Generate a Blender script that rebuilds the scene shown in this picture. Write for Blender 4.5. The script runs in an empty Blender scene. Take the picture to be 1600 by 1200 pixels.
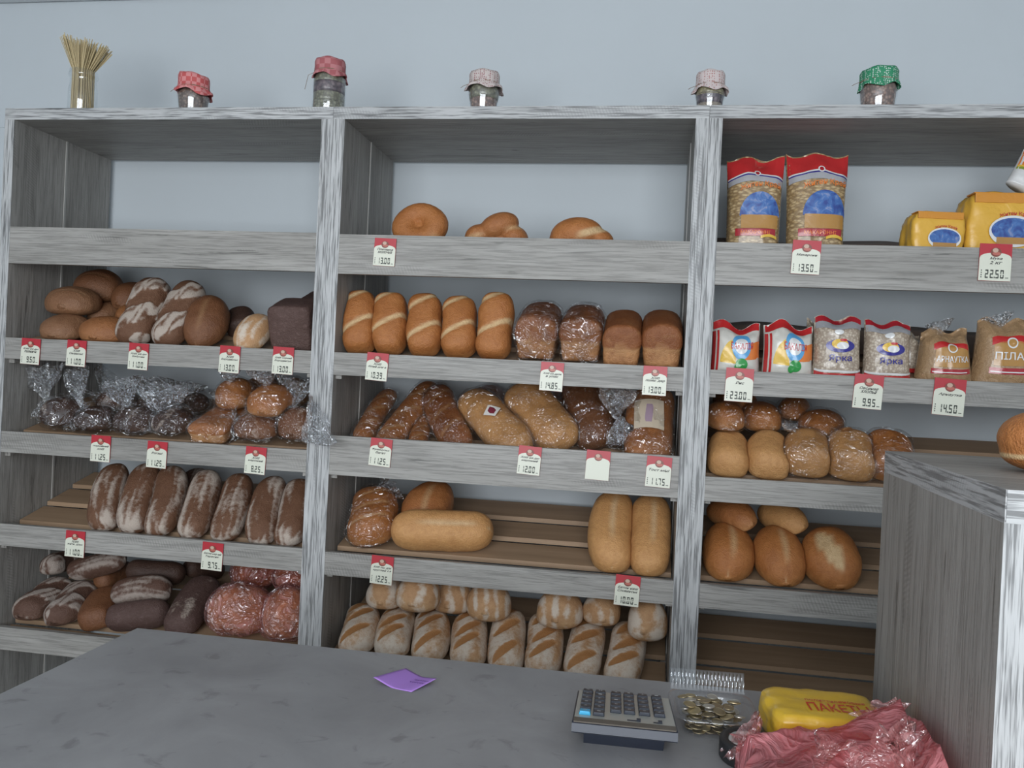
import bpy, bmesh, math, random
from mathutils import Vector, Matrix, noise
scene = bpy.context.scene
COL = scene.collection
R = math.radians

# ------------------------------------------------------------------ camera
FPX = 1308.2
CAM = Vector((0.897, -2.327, 1.272))
CR = Vector((0.98652, 0.15670, 0.04711)); CU = Vector((-0.04771, 0.00006, 0.99886)); CF = Vector((-0.15652, 0.98765, -0.00754))
cd = bpy.data.cameras.new('camera'); cd.sensor_fit = 'HORIZONTAL'; cd.sensor_width = 36.0
cd.lens = FPX / 1600 * 36.0; cd.clip_start = 0.05
cam = bpy.data.objects.new('camera', cd); COL.objects.link(cam)
m = Matrix((CR, CU, -CF)).transposed().to_4x4(); m.translation = CAM
cam.matrix_world = m
scene.camera = cam

# ------------------------------------------------------------------ world, lights, exposure
w = bpy.data.worlds.new('world'); scene.world = w; w.use_nodes = True
w.node_tree.nodes['Background'].inputs[0].default_value = (0.70, 0.85, 1.0, 1)
w.node_tree.nodes['Background'].inputs[1].default_value = 0.8
def area(name, loc, rot, sx, sy, power, col):
    l = bpy.data.lights.new(name, 'AREA'); l.shape = 'RECTANGLE'; l.size = sx; l.size_y = sy
    l.energy = power; l.color = col
    o = bpy.data.objects.new(name, l); COL.objects.link(o); o.location = loc; o.rotation_euler = rot
    return o
area('shop_window_daylight_offscreen', (0.6, -4.62, 1.475), (R(90), 0, 0), 3.5, 2.0, 150, (0.94, 0.975, 1.0))
vs = scene.view_settings
vs.view_transform = 'Standard'; vs.look = 'None'; vs.gamma = 1.0; vs.use_curve_mapping = False
vs.exposure = 0.16

# ------------------------------------------------------------------ pixel rays
def px(u, v, y):
    d = CF + CR * ((u - 800) / FPX) - CU * ((v - 600) / FPX)
    return CAM + d * ((y - CAM.y) / d.y)
def mpp(p):                       # metres per photograph pixel at a point
    return (Vector(p) - CAM).dot(CF) / FPX

# ------------------------------------------------------------------ material helpers
class NT:
    def __init__(s, name):
        s.m = bpy.data.materials.new(name); s.m.use_nodes = True; s.t = s.m.node_tree
        s.b = s.t.nodes['Principled BSDF']; s.out = s.t.nodes['Material Output']
    def n(s, typ, **kw):
        nd = s.t.nodes.new(typ)
        for k, v in kw.items():
            if k.startswith('_'): setattr(nd, k[1:], v)
            else:
                key = int(k[1:]) if k[0] == 'i' and k[1:].isdigit() else k.replace('__', ' ')
                s.set(nd.inputs[key], v)
        return nd
    def set(s, sock, v):
        if isinstance(v, bpy.types.NodeSocket): s.t.links.new(v, sock)
        elif isinstance(v, bpy.types.Node): s.t.links.new(v.outputs[0], sock)
        else:
            if isinstance(v, tuple) and len(v) == 3 and sock.type == 'RGBA': v = (*v, 1)
            sock.default_value = v
    def p(s, **kw):
        for k, v in kw.items(): s.set(s.b.inputs[k.replace('__', ' ')], v)
    def math(s, op, a, b=0.0, clamp=False):
        nd = s.n('ShaderNodeMath', _operation=op, _use_clamp=clamp, i0=a, i1=b); return nd.outputs[0]
    def mix(s, f, a, b):
        nd = s.n('ShaderNodeMix', _data_type='RGBA'); s.set(nd.inputs[0], f); s.set(nd.inputs[6], a); s.set(nd.inputs[7], b)
        return nd.outputs[2]
    def noise(s, vec, scale, detail=3.0, rough=0.55, dist=0.0):
        nd = s.n('ShaderNodeTexNoise'); s.set(nd.inputs['Vector'], vec)
        nd.inputs['Scale'].default_value = scale; nd.inputs['Detail'].default_value = detail
        nd.inputs['Roughness'].default_value = rough; nd.inputs['Distortion'].default_value = dist
        return nd.outputs[0]
    def ramp(s, f, stops):
        nd = s.n('ShaderNodeValToRGB'); e = nd.color_ramp.elements
        while len(e) < len(stops): e.new(0.5)
        for k, (pos, c) in enumerate(stops):
            e[k].position = pos; e[k].color = (c, c, c, 1) if isinstance(c, (int, float)) else (*c, 1)
        s.set(nd.inputs[0], f); return nd.outputs[0]
    def remap(s, f, a, b, c=0.0, d=1.0):
        nd = s.n('ShaderNodeMapRange', i0=f, i1=a, i2=b, i3=c, i4=d); return nd.outputs[0]
    def coord(s, scale=(1, 1, 1), rand=True, kind='Object'):
        tc = s.n('ShaderNodeTexCoord').outputs[kind]
        if rand:
            oi = s.n('ShaderNodeObjectInfo').outputs['Random']
            cx = s.n('ShaderNodeCombineXYZ', i0=s.math('MULTIPLY', oi, 17.0), i1=s.math('MULTIPLY', oi, 31.0), i2=s.math('MULTIPLY', oi, 23.0))
            tc = s.n('ShaderNodeVectorMath', _operation='ADD', i0=tc, i1=cx.outputs[0]).outputs[0]
        mp = s.n('ShaderNodeMapping', i0=tc, i3=scale); return mp.outputs[0]
    def bump(s, h, strength=0.3, dist=0.002):
        return s.n('ShaderNodeBump', i0=strength, i1=dist, Height=h).outputs[0]

def flat(name, col, rough=0.6, **kw):
    t = NT(name); t.p(Base__Color=col, Roughness=rough, **kw); return t.m

def wood(name, axis, lo, mid, hi, contrast=1.0, fine=1.0, rough=0.5, cracks=0.5):
    t = NT(name)
    def st(a, b): return tuple(a if k == axis else b for k in range(3))
    c1 = t.coord(st(1.2, 14)); c2 = t.coord(st(9 * fine, 230 * fine)); c3 = t.coord(st(3.0, 42)); c4 = t.coord(st(9, 26))
    broad = t.noise(c1, 1.0, 4, 0.6, 0.6); f2 = t.noise(c2, 1.0, 3, 0.65); f3 = t.noise(c3, 1.0, 4, 0.6, 0.8)
    a = t.math('ADD', t.math('MULTIPLY', broad, 0.55), t.math('MULTIPLY', f3, 0.45))
    base = t.ramp(a, [(0.30, lo), (0.50, mid), (0.70, hi)])
    streak = t.ramp(f2, [(0.40, 0.0), (0.53, 1.0)])
    col = t.mix(t.math('MULTIPLY', t.math('SUBTRACT', 1.0, streak), 0.62 * contrast), base, tuple(x * 0.28 for x in lo))
    crack = t.ramp(f3, [(0.325, 1.0), (0.36, 0.0)])
    col = t.mix(t.math('MULTIPLY', crack, cracks), col, tuple(x * 0.22 for x in lo))
    wv = t.n('ShaderNodeTexWave', _wave_type='BANDS', _bands_direction='DIAGONAL'); t.set(wv.inputs['Vector'], t.coord(st(70, 30)))
    wv.inputs['Scale'].default_value = 1.0; wv.inputs['Distortion'].default_value = 2.5
    sm = t.math('MULTIPLY', t.ramp(t.noise(t.coord(st(2.2, 16)), 1.0, 2), [(0.60, 0.0), (0.66, 1.0)]), wv.outputs[1])
    col = t.mix(t.math('MULTIPLY', sm, 0.35), col, tuple(x * 0.55 for x in lo))
    kn = t.ramp(t.noise(c4, 1.0, 2, 0.5, 0.3), [(0.72, 0.0), (0.80, 1.0)])
    col = t.mix(t.math('MULTIPLY', kn, 0.55), col, tuple(x * 0.4 for x in lo))
    t.p(Base__Color=col, Roughness=rough, Normal=t.bump(t.math('ADD', f2, streak), 0.25, 0.001))
    return t.m

LO, MI, HI = (0.205, 0.195, 0.180), (0.30, 0.289, 0.271), (0.385, 0.372, 0.352)
M = {}
for k, ax in (('x', 0), ('y', 1), ('z', 2)):
    M['wood_' + k] = wood('grey_oak_laminate_' + k, ax, LO, MI, HI, 0.55)
    M['edge_' + k] = wood('grey_oak_edge_band_' + k, ax, (0.37, 0.375, 0.38), (0.45, 0.455, 0.46), (0.53, 0.535, 0.54), 1.3, 0.85, 0.5, 0.6)
M['strip'] = flat('pale_edge_strip', (0.42, 0.41, 0.39), 0.45)
def slat_mat():
    t = NT('brown_slat_board'); c = t.coord((2, 30, 30)); n = t.noise(c, 1.0, 4)
    t.p(Base__Color=t.ramp(n, [(0.3, (0.27, 0.175, 0.105)), (0.7, (0.36, 0.24, 0.15))]), Roughness=0.6); return t.m
M['slat'] = slat_mat()
def wall_mat(name, col):
    t = NT(name); c = t.coord((1, 1, 1), False); n = t.noise(c, 2.0, 3); n2 = t.noise(c, 260.0, 2)
    t.p(Base__Color=t.mix(t.remap(n, 0.3, 0.7), tuple(x * 0.96 for x in col), col), Roughness=0.75, Normal=t.bump(n2, 0.12, 0.001)); return t.m
M['wall'] = wall_mat('pale_blue_grey_wall', (0.535, 0.578, 0.61))
M['ceiling'] = wall_mat('ceiling_white', (0.62, 0.65, 0.67))
def floor_mat():
    t = NT('floor_tile'); c = t.coord((1, 1, 1), False)
    b = t.n('ShaderNodeTexBrick', _offset=0.0); t.set(b.inputs['Vector'], c)
    for k, v in (('Color1', (0.30, 0.28, 0.26, 1)), ('Color2', (0.34, 0.32, 0.30, 1)), ('Mortar', (0.18, 0.17, 0.16, 1)), ('Scale', 1.0), ('Mortar Size', 0.004), ('Brick Width', 0.4), ('Row Height', 0.4)): b.inputs[k].default_value = v
    t.p(Base__Color=b.outputs[0], Roughness=0.35); return t.m
M['floor'] = floor_mat()
def counter_mat():
    t = NT('grey_concrete_laminate'); c = t.coord((1, 1, 1), False)
    n1 = t.noise(c, 4.0, 6, 0.62, 0.5); n2 = t.noise(c, 17.0, 5, 0.6, 0.8); n3 = t.noise(c, 160.0, 2)
    col = t.ramp(n1, [(0.30, (0.225, 0.222, 0.229)), (0.55, (0.285, 0.282, 0.290)), (0.75, (0.335, 0.332, 0.340))])
    col = t.mix(t.math('MULTIPLY', t.ramp(n2, [(0.60, 0.0), (0.70, 1.0)]), 0.5), col, (0.115, 0.11, 0.115))
    col = t.mix(t.math('MULTIPLY', n3, 0.12), col, (0.3, 0.3, 0.31))
    t.p(Base__Color=col, Roughness=0.42, Normal=t.bump(n3, 0.08, 0.0005)); return t.m
M['counter'] = counter_mat()

def crust(name, top, side, slash=(0.62, 0.42, 0.22), flour=(0.62, 0.53, 0.45), patch=0.35, rough=0.5, bump=0.55, speck=0.0):
    t = NT(name); c = t.coord((1, 1, 1))
    at = t.n('ShaderNodeAttribute', _attribute_name='tint'); sp = t.n('ShaderNodeSeparateColor'); t.set(sp.inputs[0], at.outputs['Color'])
    n1 = t.noise(c, 17.0, 5, 0.62); n2 = t.noise(c, 75.0, 5, 0.68); n3 = t.noise(c, 300.0, 2)
    up = t.math('ADD', sp.outputs[0], t.math('MULTIPLY', t.math('SUBTRACT', n1, 0.5), 0.9), True)
    col = t.mix(up, side, top)
    col = t.mix(t.math('MULTIPLY', t.remap(n1, 0.46, 0.70), patch * 1.3, True), col, tuple(x * f for x, f in zip(top, (0.60, 0.50, 0.42))))
    col = t.mix(t.math('MULTIPLY', t.remap(n2, 0.62, 0.38), 0.38), col, tuple(x * f for x, f in zip(top, (0.66, 0.56, 0.48))))
    if speck: col = t.mix(t.math('MULTIPLY', t.remap(n2, 0.55, 0.68), speck), col, tuple(min(1, x * 1.9 + 0.03) for x in top))
    sl = t.math('MULTIPLY', sp.outputs[1], t.remap(n2, 0.2, 0.55, 0.65, 1.0), True)
    col = t.mix(sl, col, t.mix(n2, tuple(x * 0.8 for x in slash), slash))
    fl = t.remap(t.math('ADD', sp.outputs[2], t.math('MULTIPLY', t.math('SUBTRACT', n2, 0.5), 1.1)), 0.32, 0.78)
    col = t.mix(t.math('MULTIPLY', fl, 0.85), col, flour)
    h = t.math('ADD', t.math('MULTIPLY', n2, 0.7), t.math('MULTIPLY', n3, 0.3))
    t.p(Base__Color=col, Roughness=t.math('ADD', rough, t.math('MULTIPLY', fl, 0.3), True), Normal=t.bump(h, bump, 0.009)); return t.m
M['golden'] = crust('golden_crust', (0.44, 0.168, 0.048), (0.53, 0.25, 0.088), (0.72, 0.50, 0.27))
M['pale'] = crust('pale_wheat_crust', (0.58, 0.305, 0.118), (0.61, 0.345, 0.145), (0.74, 0.55, 0.34), patch=0.22)
M['amber'] = crust('amber_crust', (0.40, 0.155, 0.05), (0.56, 0.30, 0.13), (0.64, 0.42, 0.22))
M['russet'] = crust('russet_crust', (0.27, 0.095, 0.032), (0.52, 0.26, 0.11), (0.55, 0.30, 0.13), patch=0.5)
M['brown'] = crust('brown_rye_crust', (0.19, 0.078, 0.034), (0.24, 0.11, 0.05), (0.36, 0.20, 0.10))
M['tan'] = crust('tan_rye_crust', (0.27, 0.135, 0.070), (0.30, 0.155, 0.08), (0.40, 0.25, 0.14))
M['orange'] = crust('orange_rye_crust', (0.33, 0.135, 0.05), (0.38, 0.17, 0.07), (0.45, 0.25, 0.12))
M['dark'] = crust('dark_rye_crust', (0.062, 0.032, 0.023), (0.085, 0.045, 0.03), (0.22, 0.13, 0.08), rough=0.55, bump=0.5, speck=0.12)
M['brick'] = crust('dark_borodino_crust', (0.105, 0.060, 0.052), (0.12, 0.07, 0.06), (0.2, 0.12, 0.09), rough=0.6, bump=0.7, speck=0.3)
M['floured'] = crust('floured_rye_crust', (0.165, 0.078, 0.042), (0.20, 0.10, 0.055), (0.28, 0.12, 0.05), (0.52, 0.445, 0.385), rough=0.65, bump=0.6)
M['floured_dark'] = crust('floured_dark_rye_crust', (0.115, 0.058, 0.040), (0.14, 0.075, 0.05), (0.2, 0.1, 0.05), (0.40, 0.34, 0.30), rough=0.65, bump=0.6)
M['white_floured'] = crust('white_floured_crust', (0.56, 0.33, 0.17), (0.58, 0.37, 0.20), (0.47, 0.215, 0.075), (0.70, 0.625, 0.54), rough=0.65, bump=0.45)

def film(name, tint, haze, hazecol, gloss_rough=0.12, k=1.0, scale=38.0, bstr=0.9, f0=0.03, crease=0.0):
    t = NT(name); c = t.coord((1, 1, 1)); n1 = t.noise(c, scale, 3, 0.6, 1.4); n2 = t.noise(c, scale * 0.35, 2, 0.5, 0.6)
    def rdg(q): return t.math('POWER', t.math('SUBTRACT', 1.0, t.math('ABSOLUTE', t.math('SUBTRACT', t.math('MULTIPLY', q, 2.0), 1.0))), 6.0)
    rg = t.math('ADD', rdg(n1), t.math('MULTIPLY', rdg(n2), 1.6)); nrm = t.bump(rg, bstr, 0.007)
    tr = t.n('ShaderNodeBsdfTransparent', i0=tint); gl = t.n('ShaderNodeBsdfGlossy', Color=(0.95, 0.97, 1.0), Roughness=gloss_rough, Normal=nrm)
    df = t.n('ShaderNodeBsdfDiffuse', Color=hazecol, Normal=nrm); tl = t.n('ShaderNodeBsdfTranslucent', Color=hazecol, Normal=nrm)
    d2 = t.n('ShaderNodeMixShader', i0=0.4, i1=df.outputs[0], i2=tl.outputs[0])
    lw = t.n('ShaderNodeLayerWeight', Blend=0.35).outputs['Facing']
    fr = t.math('ADD', t.math('MULTIPLY', t.math('POWER', lw, 3.0), 0.35 * k), t.math('ADD', t.math('MULTIPLY', rg, crease), f0 * k), True)
    a = t.n('ShaderNodeMixShader', i0=t.math('MULTIPLY', t.remap(n1, 0.35, 0.75, 0.3, 1.3), haze, True), i1=tr.outputs[0], i2=d2.outputs[0])
    b = t.n('ShaderNodeMixShader', i0=fr, i1=a.outputs[0], i2=gl.outputs[0])
    t.t.links.new(b.outputs[0], t.out.inputs[0]); t.t.nodes.remove(t.b); return t.m
M['film'] = film('clear_bread_film', (0.99, 0.99, 0.99), 0.0, (0.7, 0.75, 0.8), 0.045, 1.0, 18.0, 1.0, 0.025, 0.10)
M['tail'] = film('clear_gathered_film', (0.96, 0.965, 0.97), 0.03, (0.62, 0.67, 0.73), 0.045, 1.2, 36.0, 1.0, 0.05, 0.22)
M['pinkfilm'] = film('pink_carrier_film', (1.0, 0.80, 0.77), 0.42, (0.93, 0.50, 0.50), 0.09, 1.0, 20.0, 1.0, 0.05, 0.12)
M['pinkbag'] = film('pink_bag_stack', (0.9, 0.3, 0.3), 0.90, (0.93, 0.32, 0.345), 0.16, 0.9, 16.0, 0.5, 0.12)
M['clear'] = film('clear_rigid_plastic', (0.97, 0.975, 0.98), 0.02, (0.7, 0.72, 0.75), 0.05, 1.0, 8.0, 0.1, 0.06)
M['glass'] = film('jar_glass', (0.97, 0.98, 0.98), 0.015, (0.6, 0.65, 0.7), 0.03, 1.3, 6.0, 0.06, 0.08)

# ------------------------------------------------------------------ object helpers
def mk(name, verts, faces, mat, parent=None, smooth=False, tint=None, mats=None, fmat=None):
    me = bpy.data.meshes.new(name); me.from_pydata([tuple(v) for v in verts], [], faces)
    if mats:
        for mm in mats: me.materials.append(mm)
        if fmat: me.polygons.foreach_set('material_index', fmat)
    else: me.materials.append(mat)
    if smooth: me.polygons.foreach_set('use_smooth', [True] * len(me.polygons))
    if tint:
        a = me.color_attributes.new('tint', 'FLOAT_COLOR', 'POINT')
        a.data.foreach_set('color', [q for tt in tint for q in (tt[0], tt[1], tt[2], 1.0)])
    me.update()
    o = bpy.data.objects.new(name, me); COL.objects.link(o)
    if parent: o.parent = parent
    return o
def tag(o, label=None, cat=None, group=None, kind=None):
    if label: o['label'] = label
    if cat: o['category'] = cat
    if group: o['group'] = group
    if kind: o['kind'] = kind
    return o
def thing(name, label, cat, loc=(0, 0, 0), group=None, mat=None):
    o = bpy.data.objects.new(name, None); COL.objects.link(o); o.empty_display_size = 0.03
    if mat is not None: o.matrix_world = mat
    else: o.location = loc
    return tag(o, label, cat, group)
def box_geo(x0, x1, y0, y1, z0, z1, b=0.0):
    bm = bmesh.new(); r = bmesh.ops.create_cube(bm, size=1.0)
    for v in bm.verts:
        v.co = Vector((x0 + (v.co.x + .5) * (x1 - x0), y0 + (v.co.y + .5) * (y1 - y0), z0 + (v.co.z + .5) * (z1 - z0)))
    if b: bmesh.ops.bevel(bm, geom=list(bm.edges), offset=b, segments=2, affect='EDGES', profile=0.7)
    vv = [v.co.copy() for v in bm.verts]; bm.verts.index_update(); ff = [[v.index for v in f.verts] for f in bm.faces]
    bm.free(); return vv, ff
def box(name, x0, x1, y0, y1, z0, z1, mat, parent=None, b=0.0):
    vv, ff = box_geo(x0, x1, y0, y1, z0, z1, b); return mk(name, vv, ff, mat, parent)
def merge(*geos):
    V, F = [], []
    for v, f in geos:
        n = len(V); V += list(v); F += [[i + n for i in q] for q in f]
    return V, F
def lathe(prof, n=28, cap=True):
    V, F = [], []
    for r, z in prof:
        for k in range(n):
            a = 2 * math.pi * k / n; V.append((r * math.cos(a), r * math.sin(a), z))
    for i in range(len(prof) - 1):
        for k in range(n):
            k2 = (k + 1) % n; F.append([i * n + k, i * n + k2, (i + 1) * n + k2, (i + 1) * n + k])
    if cap:
        F.append(list(range(n))[::-1]); F.append([(len(prof) - 1) * n + k for k in range(n)])
    return V, F
def tube(pts, r, n=6):
    V, F = [], []; pts = [Vector(p) for p in pts]
    for i, p in enumerate(pts):
        d = (pts[min(i + 1, len(pts) - 1)] - pts[max(i - 1, 0)]).normalized()
        a = d.orthogonal().normalized(); b = d.cross(a)
        for k in range(n):
            q = 2 * math.pi * k / n; V.append(p + a * (r * math.cos(q)) + b * (r * math.sin(q)))
    for i in range(len(pts) - 1):
        for k in range(n):
            k2 = (k + 1) % n; F.append([i * n + k, i * n + k2, (i + 1) * n + k2, (i + 1) * n + k])
    F.append(list(range(n))[::-1]); F.append([(len(pts) - 1) * n + k for k in range(n)])
    return V, F
_tc = {}
def text_geo(s, res=1, shear=0.0):
    key = (s, res, shear)
    if key not in _tc:
        c = bpy.data.curves.new('t', 'FONT'); c.body = s; c.resolution_u = res; c.shear = shear; c.align_x = 'LEFT'; c.offset = 0.022 if shear else 0.012
        o = bpy.data.objects.new('t', c); COL.objects.link(o)
        dg = bpy.context.evaluated_depsgraph_get(); me = bpy.data.meshes.new_from_object(o.evaluated_get(dg))
        V = [(v.co.x, v.co.y) for v in me.vertices]; F = [list(p.vertices) for p in me.polygons]
        bpy.data.objects.remove(o); bpy.data.meshes.remove(me); bpy.data.curves.remove(c)
        if V:
            x0 = min(v[0] for v in V); x1 = max(v[0] for v in V); y0 = min(v[1] for v in V); y1 = max(v[1] for v in V)
            V = [((x - x0) / (x1 - x0 + 1e-9), (y - y0) / (y1 - y0 + 1e-9)) for x, y in V]
        _tc[key] = (V, F)
    return _tc[key]
SEG = {'0': 'abcdef', '1': 'bc', '2': 'abged', '3': 'abgcd', '4': 'fgbc', '5': 'afgcd', '6': 'afgedc', '7': 'abc', '8': 'abcdefg', '9': 'abcdfg'}
def seg_geo(s, cw=0.6, ch=1.0, th=0.10, gap=0.28):
    V, F = [], []; x = 0.0
    def q(a, b, c, d):
        n = len(V); V.extend([(a, b), (c, b), (c, d), (a, d)]); F.append([n, n + 1, n + 2, n + 3])
    for chh in s:
        if chh == '.': q(x - gap * .35 - th * .5, 0, x - gap * .35 + th * .7, th * 1.2); x += 0.08; continue
        g = SEG[chh]; h = ch / 2; e = th * 0.25
        if 'a' in g: q(x + e, ch - th, x + cw - e, ch)
        if 'd' in g: q(x + e, 0, x + cw - e, th)
        if 'g' in g: q(x + e, h - th / 2, x + cw - e, h + th / 2)
        if 'f' in g: q(x, h + e, x + th, ch - e)
        if 'e' in g: q(x, e, x + th, h - e)
        if 'b' in g: q(x + cw - th, h + e, x + cw, ch - e)
        if 'c' in g: q(x + cw - th, e, x + cw, h - e)
        x += cw + gap
    wdt = x - gap
    return [(a / wdt, b / ch) for a, b in V], F
ORD = ['first', 'second', 'third', 'fourth', 'fifth', 'sixth', 'seventh', 'eighth', 'ninth']

# ================================================================== the room
FZ = -0.22; WY = 0.505; CZ = 2.595
def struct(name, *a, **k): return tag(box(name, *a, **k), kind='structure')
struct('floor', -2.6, 3.6, -4.6, WY + 0.1, FZ - 0.1, FZ, M['floor'])
struct('wall_back', -2.6, 3.6, WY, WY + 0.1, FZ, CZ + 0.2, M['wall'])
struct('wall_left', -2.7, -2.6, -4.6, WY + 0.1, FZ, CZ, M['wall'])
struct('wall_right', 3.6, 3.7, -4.6, WY + 0.1, FZ, CZ, M['wall'])
cl = struct('ceiling', -2.7, 3.7, -4.6, WY - 0.012, CZ, CZ + 0.1, M['ceiling'])
box('ceiling_slab', -2.7, 3.7, -4.6, WY + 0.1, CZ + 0.1, CZ + 0.2, M['ceiling'], cl)
fw = struct('wall_front', -2.6, -1.2, -4.6, -4.5, FZ, CZ, M['wall'])
box('wall_pier', 2.4, 3.6, -4.6, -4.5, FZ, CZ, M['wall'], fw)
box('wall_apron', -1.2, 2.4, -4.6, -4.5, FZ, 0.45, M['wall'], fw)
box('wall_lintel', -1.2, 2.4, -4.6, -4.5, 2.5, CZ, M['wall'], fw)
wm = flat('white_window_frame', (0.8, 0.8, 0.8), 0.4)
wn = tag(mk('window_1', *merge(box_geo(-1.2, 2.4, -4.58, -4.52, 0.45, 0.51), box_geo(-1.2, 2.4, -4.58, -4.52, 2.44, 2.5), box_geo(-1.2, -1.14, -4.58, -4.52, 0.51, 2.44), box_geo(2.34, 2.4, -4.58, -4.52, 0.51, 2.44), box_geo(0.57, 0.63, -4.58, -4.52, 0.51, 2.44)), wm), kind='structure')
tag(box('trim_1', -2.6, -1.108, WY - 0.004, WY + 0.001, 2.128, 2.134, M['wall']), kind='structure')

# ================================================================== shelving
D = 0.478; T0, T1 = 2.0, 2.0355
TAN = math.tan(R(19.0))
SH = {  # fascia (bottom, top) per bay and level
    0: {1: (1.5545, 1.6685), 2: (1.2571, 1.3233), 3: (0.9661, 1.0317), 4: (0.6747, 0.7427), 5: (0.3507, 0.4214)},
    1: {1: (1.5509, 1.6658), 2: (1.2561, 1.3222), 3: (0.9648, 1.0793), 4: (0.6722, 0.7389), 5: (0.3490, 0.4190)},
    2: {1: (1.5498, 1.6653), 2: (1.2538, 1.3194), 3: (0.9621, 1.0287), 4: (0.6709, 0.7372), 5: (0.3480, 0.4180)}}
BX = {0: (-1.1078, -1.0743, -0.0705, -0.03525), 1: (-0.03525, 0.0, 1.0, 1.0355), 2: (1.0355, 1.0710, 2.0710, 2.1063)}
ROWZ = {1: 1.640, 2: 1.298, 3: 1.006, 4: 0.716, 5: 0.397}
def surf(row, y):
    return ROWZ[1] if row == 1 else ROWZ[row] + max(0.0, y - 0.02) * TAN
bay_lab = ['grey oak shelving unit holding dark rye loaves and pink bags', 'grey oak shelving unit holding the twisted and tin loaves', 'grey oak shelving unit holding pasta, rice and flour packs']
for b in range(3):
    xo0, xi0, xi1, xo1 = BX[b]; e = 0.0004
    u = thing('shelving_unit', bay_lab[b], 'shelving', ((xo0 + xo1) / 2, D / 2, FZ), 'shelving units along the wall')
    L = u.location
    def bp(name, x0, x1, y0, y1, z0, z1, mt, bev=0.0):
        return box(name, x0 - L.x, x1 - L.x, y0 - L.y, y1 - L.y, z0 - L.z, z1 - L.z, M[mt], u, bev)
    bp('top_panel', xo0 + e, xo1 - e, 0.0015, D, T0, T1, 'wood_x', 0.0006)
    bp('top_edge_band', xo0 + e, xo1 - e, 0.0, 0.0015, T0, T1, 'edge_x')
    for s, (x0, x1) in enumerate(((xo0 + e, xi0), (xi1, xo1 - e))):
        bp('side_panel', x0, x1, 0.0015, 0.236, FZ, T0, 'wood_z')
        bp('side_panel', x0, x1, 0.244, D, FZ, T0, 'wood_z')
        bp('side_edge_band', x0, x1, 0.0, 0.0015, FZ, T0, 'edge_z')
        if s == 0: bp('edge_strip', x1 - 0.02, x1 + 0.002, 0.236, 0.244, FZ, T0, 'strip')
        else: bp('edge_strip', x0 - 0.002, x0 + 0.02, 0.236, 0.244, FZ, T0, 'strip')
    for lv in range(1, 6):
        z0, z1 = SH[b][lv]
        bp('shelf_front', xi0, xi1, 0.001, 0.019, z0, z1, 'wood_x', 0.0006)
        if lv == 1:
            bp('shelf_board', xi0, xi1, 0.019, 0.45, 1.622, 1.640, 'wood_x')
        else:
            for (ya, yb) in ((0.021, 0.074), (0.090, 0.198), (0.214, 0.322), (0.338, 0.452)):
                za, zb = surf(lv, ya) - L.z, surf(lv, yb) - 0.009 - L.z; th = 0.014
                xa, xb = xi0 + 0.004 - L.x, xi1 - 0.004 - L.x; a_, b_ = ya - L.y, yb - L.y
                V = [(xa, a_, za - th), (xb, a_, za - th), (xb, b_, zb - th), (xa, b_, zb - th), (xa, a_, za), (xb, a_, za), (xb, b_, zb), (xa, b_, zb)]
                mk('slat', V, [[0, 3, 2, 1], [4, 5, 6, 7], [0, 1, 5, 4], [1, 2, 6, 5], [2, 3, 7, 6], [3, 0, 4, 7]], M['slat'], u)
            for x0, x1 in ((xi0, xi0 + 0.018), (xi1 - 0.018, xi1)):   # sloping cleats under the slats
                ya, yb = 0.021, 0.455; za, zb = surf(lv, ya) - 0.0235 - L.z, surf(lv, yb) - 0.0235 - L.z
                V = [(x - L.x, y - L.y, z + dz) for dz in (-0.03, 0) for x, y, z in ((x0, ya, za), (x1, ya, za), (x1, yb, zb), (x0, yb, zb))]
                mk('cleat', V, [[0, 3, 2, 1], [4, 5, 6, 7], [0, 1, 5, 4], [1, 2, 6, 5], [2, 3, 7, 6], [3, 0, 4, 7]], M['wood_y'], u)
    bp('plinth', xi0, xi1, 0.03, 0.048, FZ, FZ + 0.08, 'wood_x')
    bp('bottom_board', xi0, xi1, 0.02, D, FZ + 0.08, FZ + 0.1, 'wood_x')

# ================================================================== counter and cabinet
ct = thing('sales_counter', 'long low sales counter with a grey concrete-look top', 'counter', (0.6, -1.07, FZ))
def cp(name, x0, x1, y0, y1, z0, z1, mt, bev=0.0):
    return box(name, x0 - 0.6, x1 - 0.6, y0 + 1.07, y1 + 1.07, z0 - FZ, z1 - FZ, mt, ct, bev)
CTZ = 0.72
cp('counter_top', -0.112, 1.285, -1.42, -0.742, CTZ - 0.038, CTZ, M['counter'], 0.0015)
cp('side_panel', -0.09, -0.055, -1.39, -0.77, FZ, CTZ - 0.038, M['wood_z'])
cp('side_panel', 1.24, 1.275, -1.39, -0.77, FZ, CTZ - 0.038, M['wood_z'])
cp('front_panel', -0.055, 1.24, -1.39, -1.37, FZ, CTZ - 0.038, M['wood_x'])
cp('inner_shelf', -0.055, 1.24, -1.37, -0.80, 0.28, 0.30, M['wood_x'])

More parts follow.
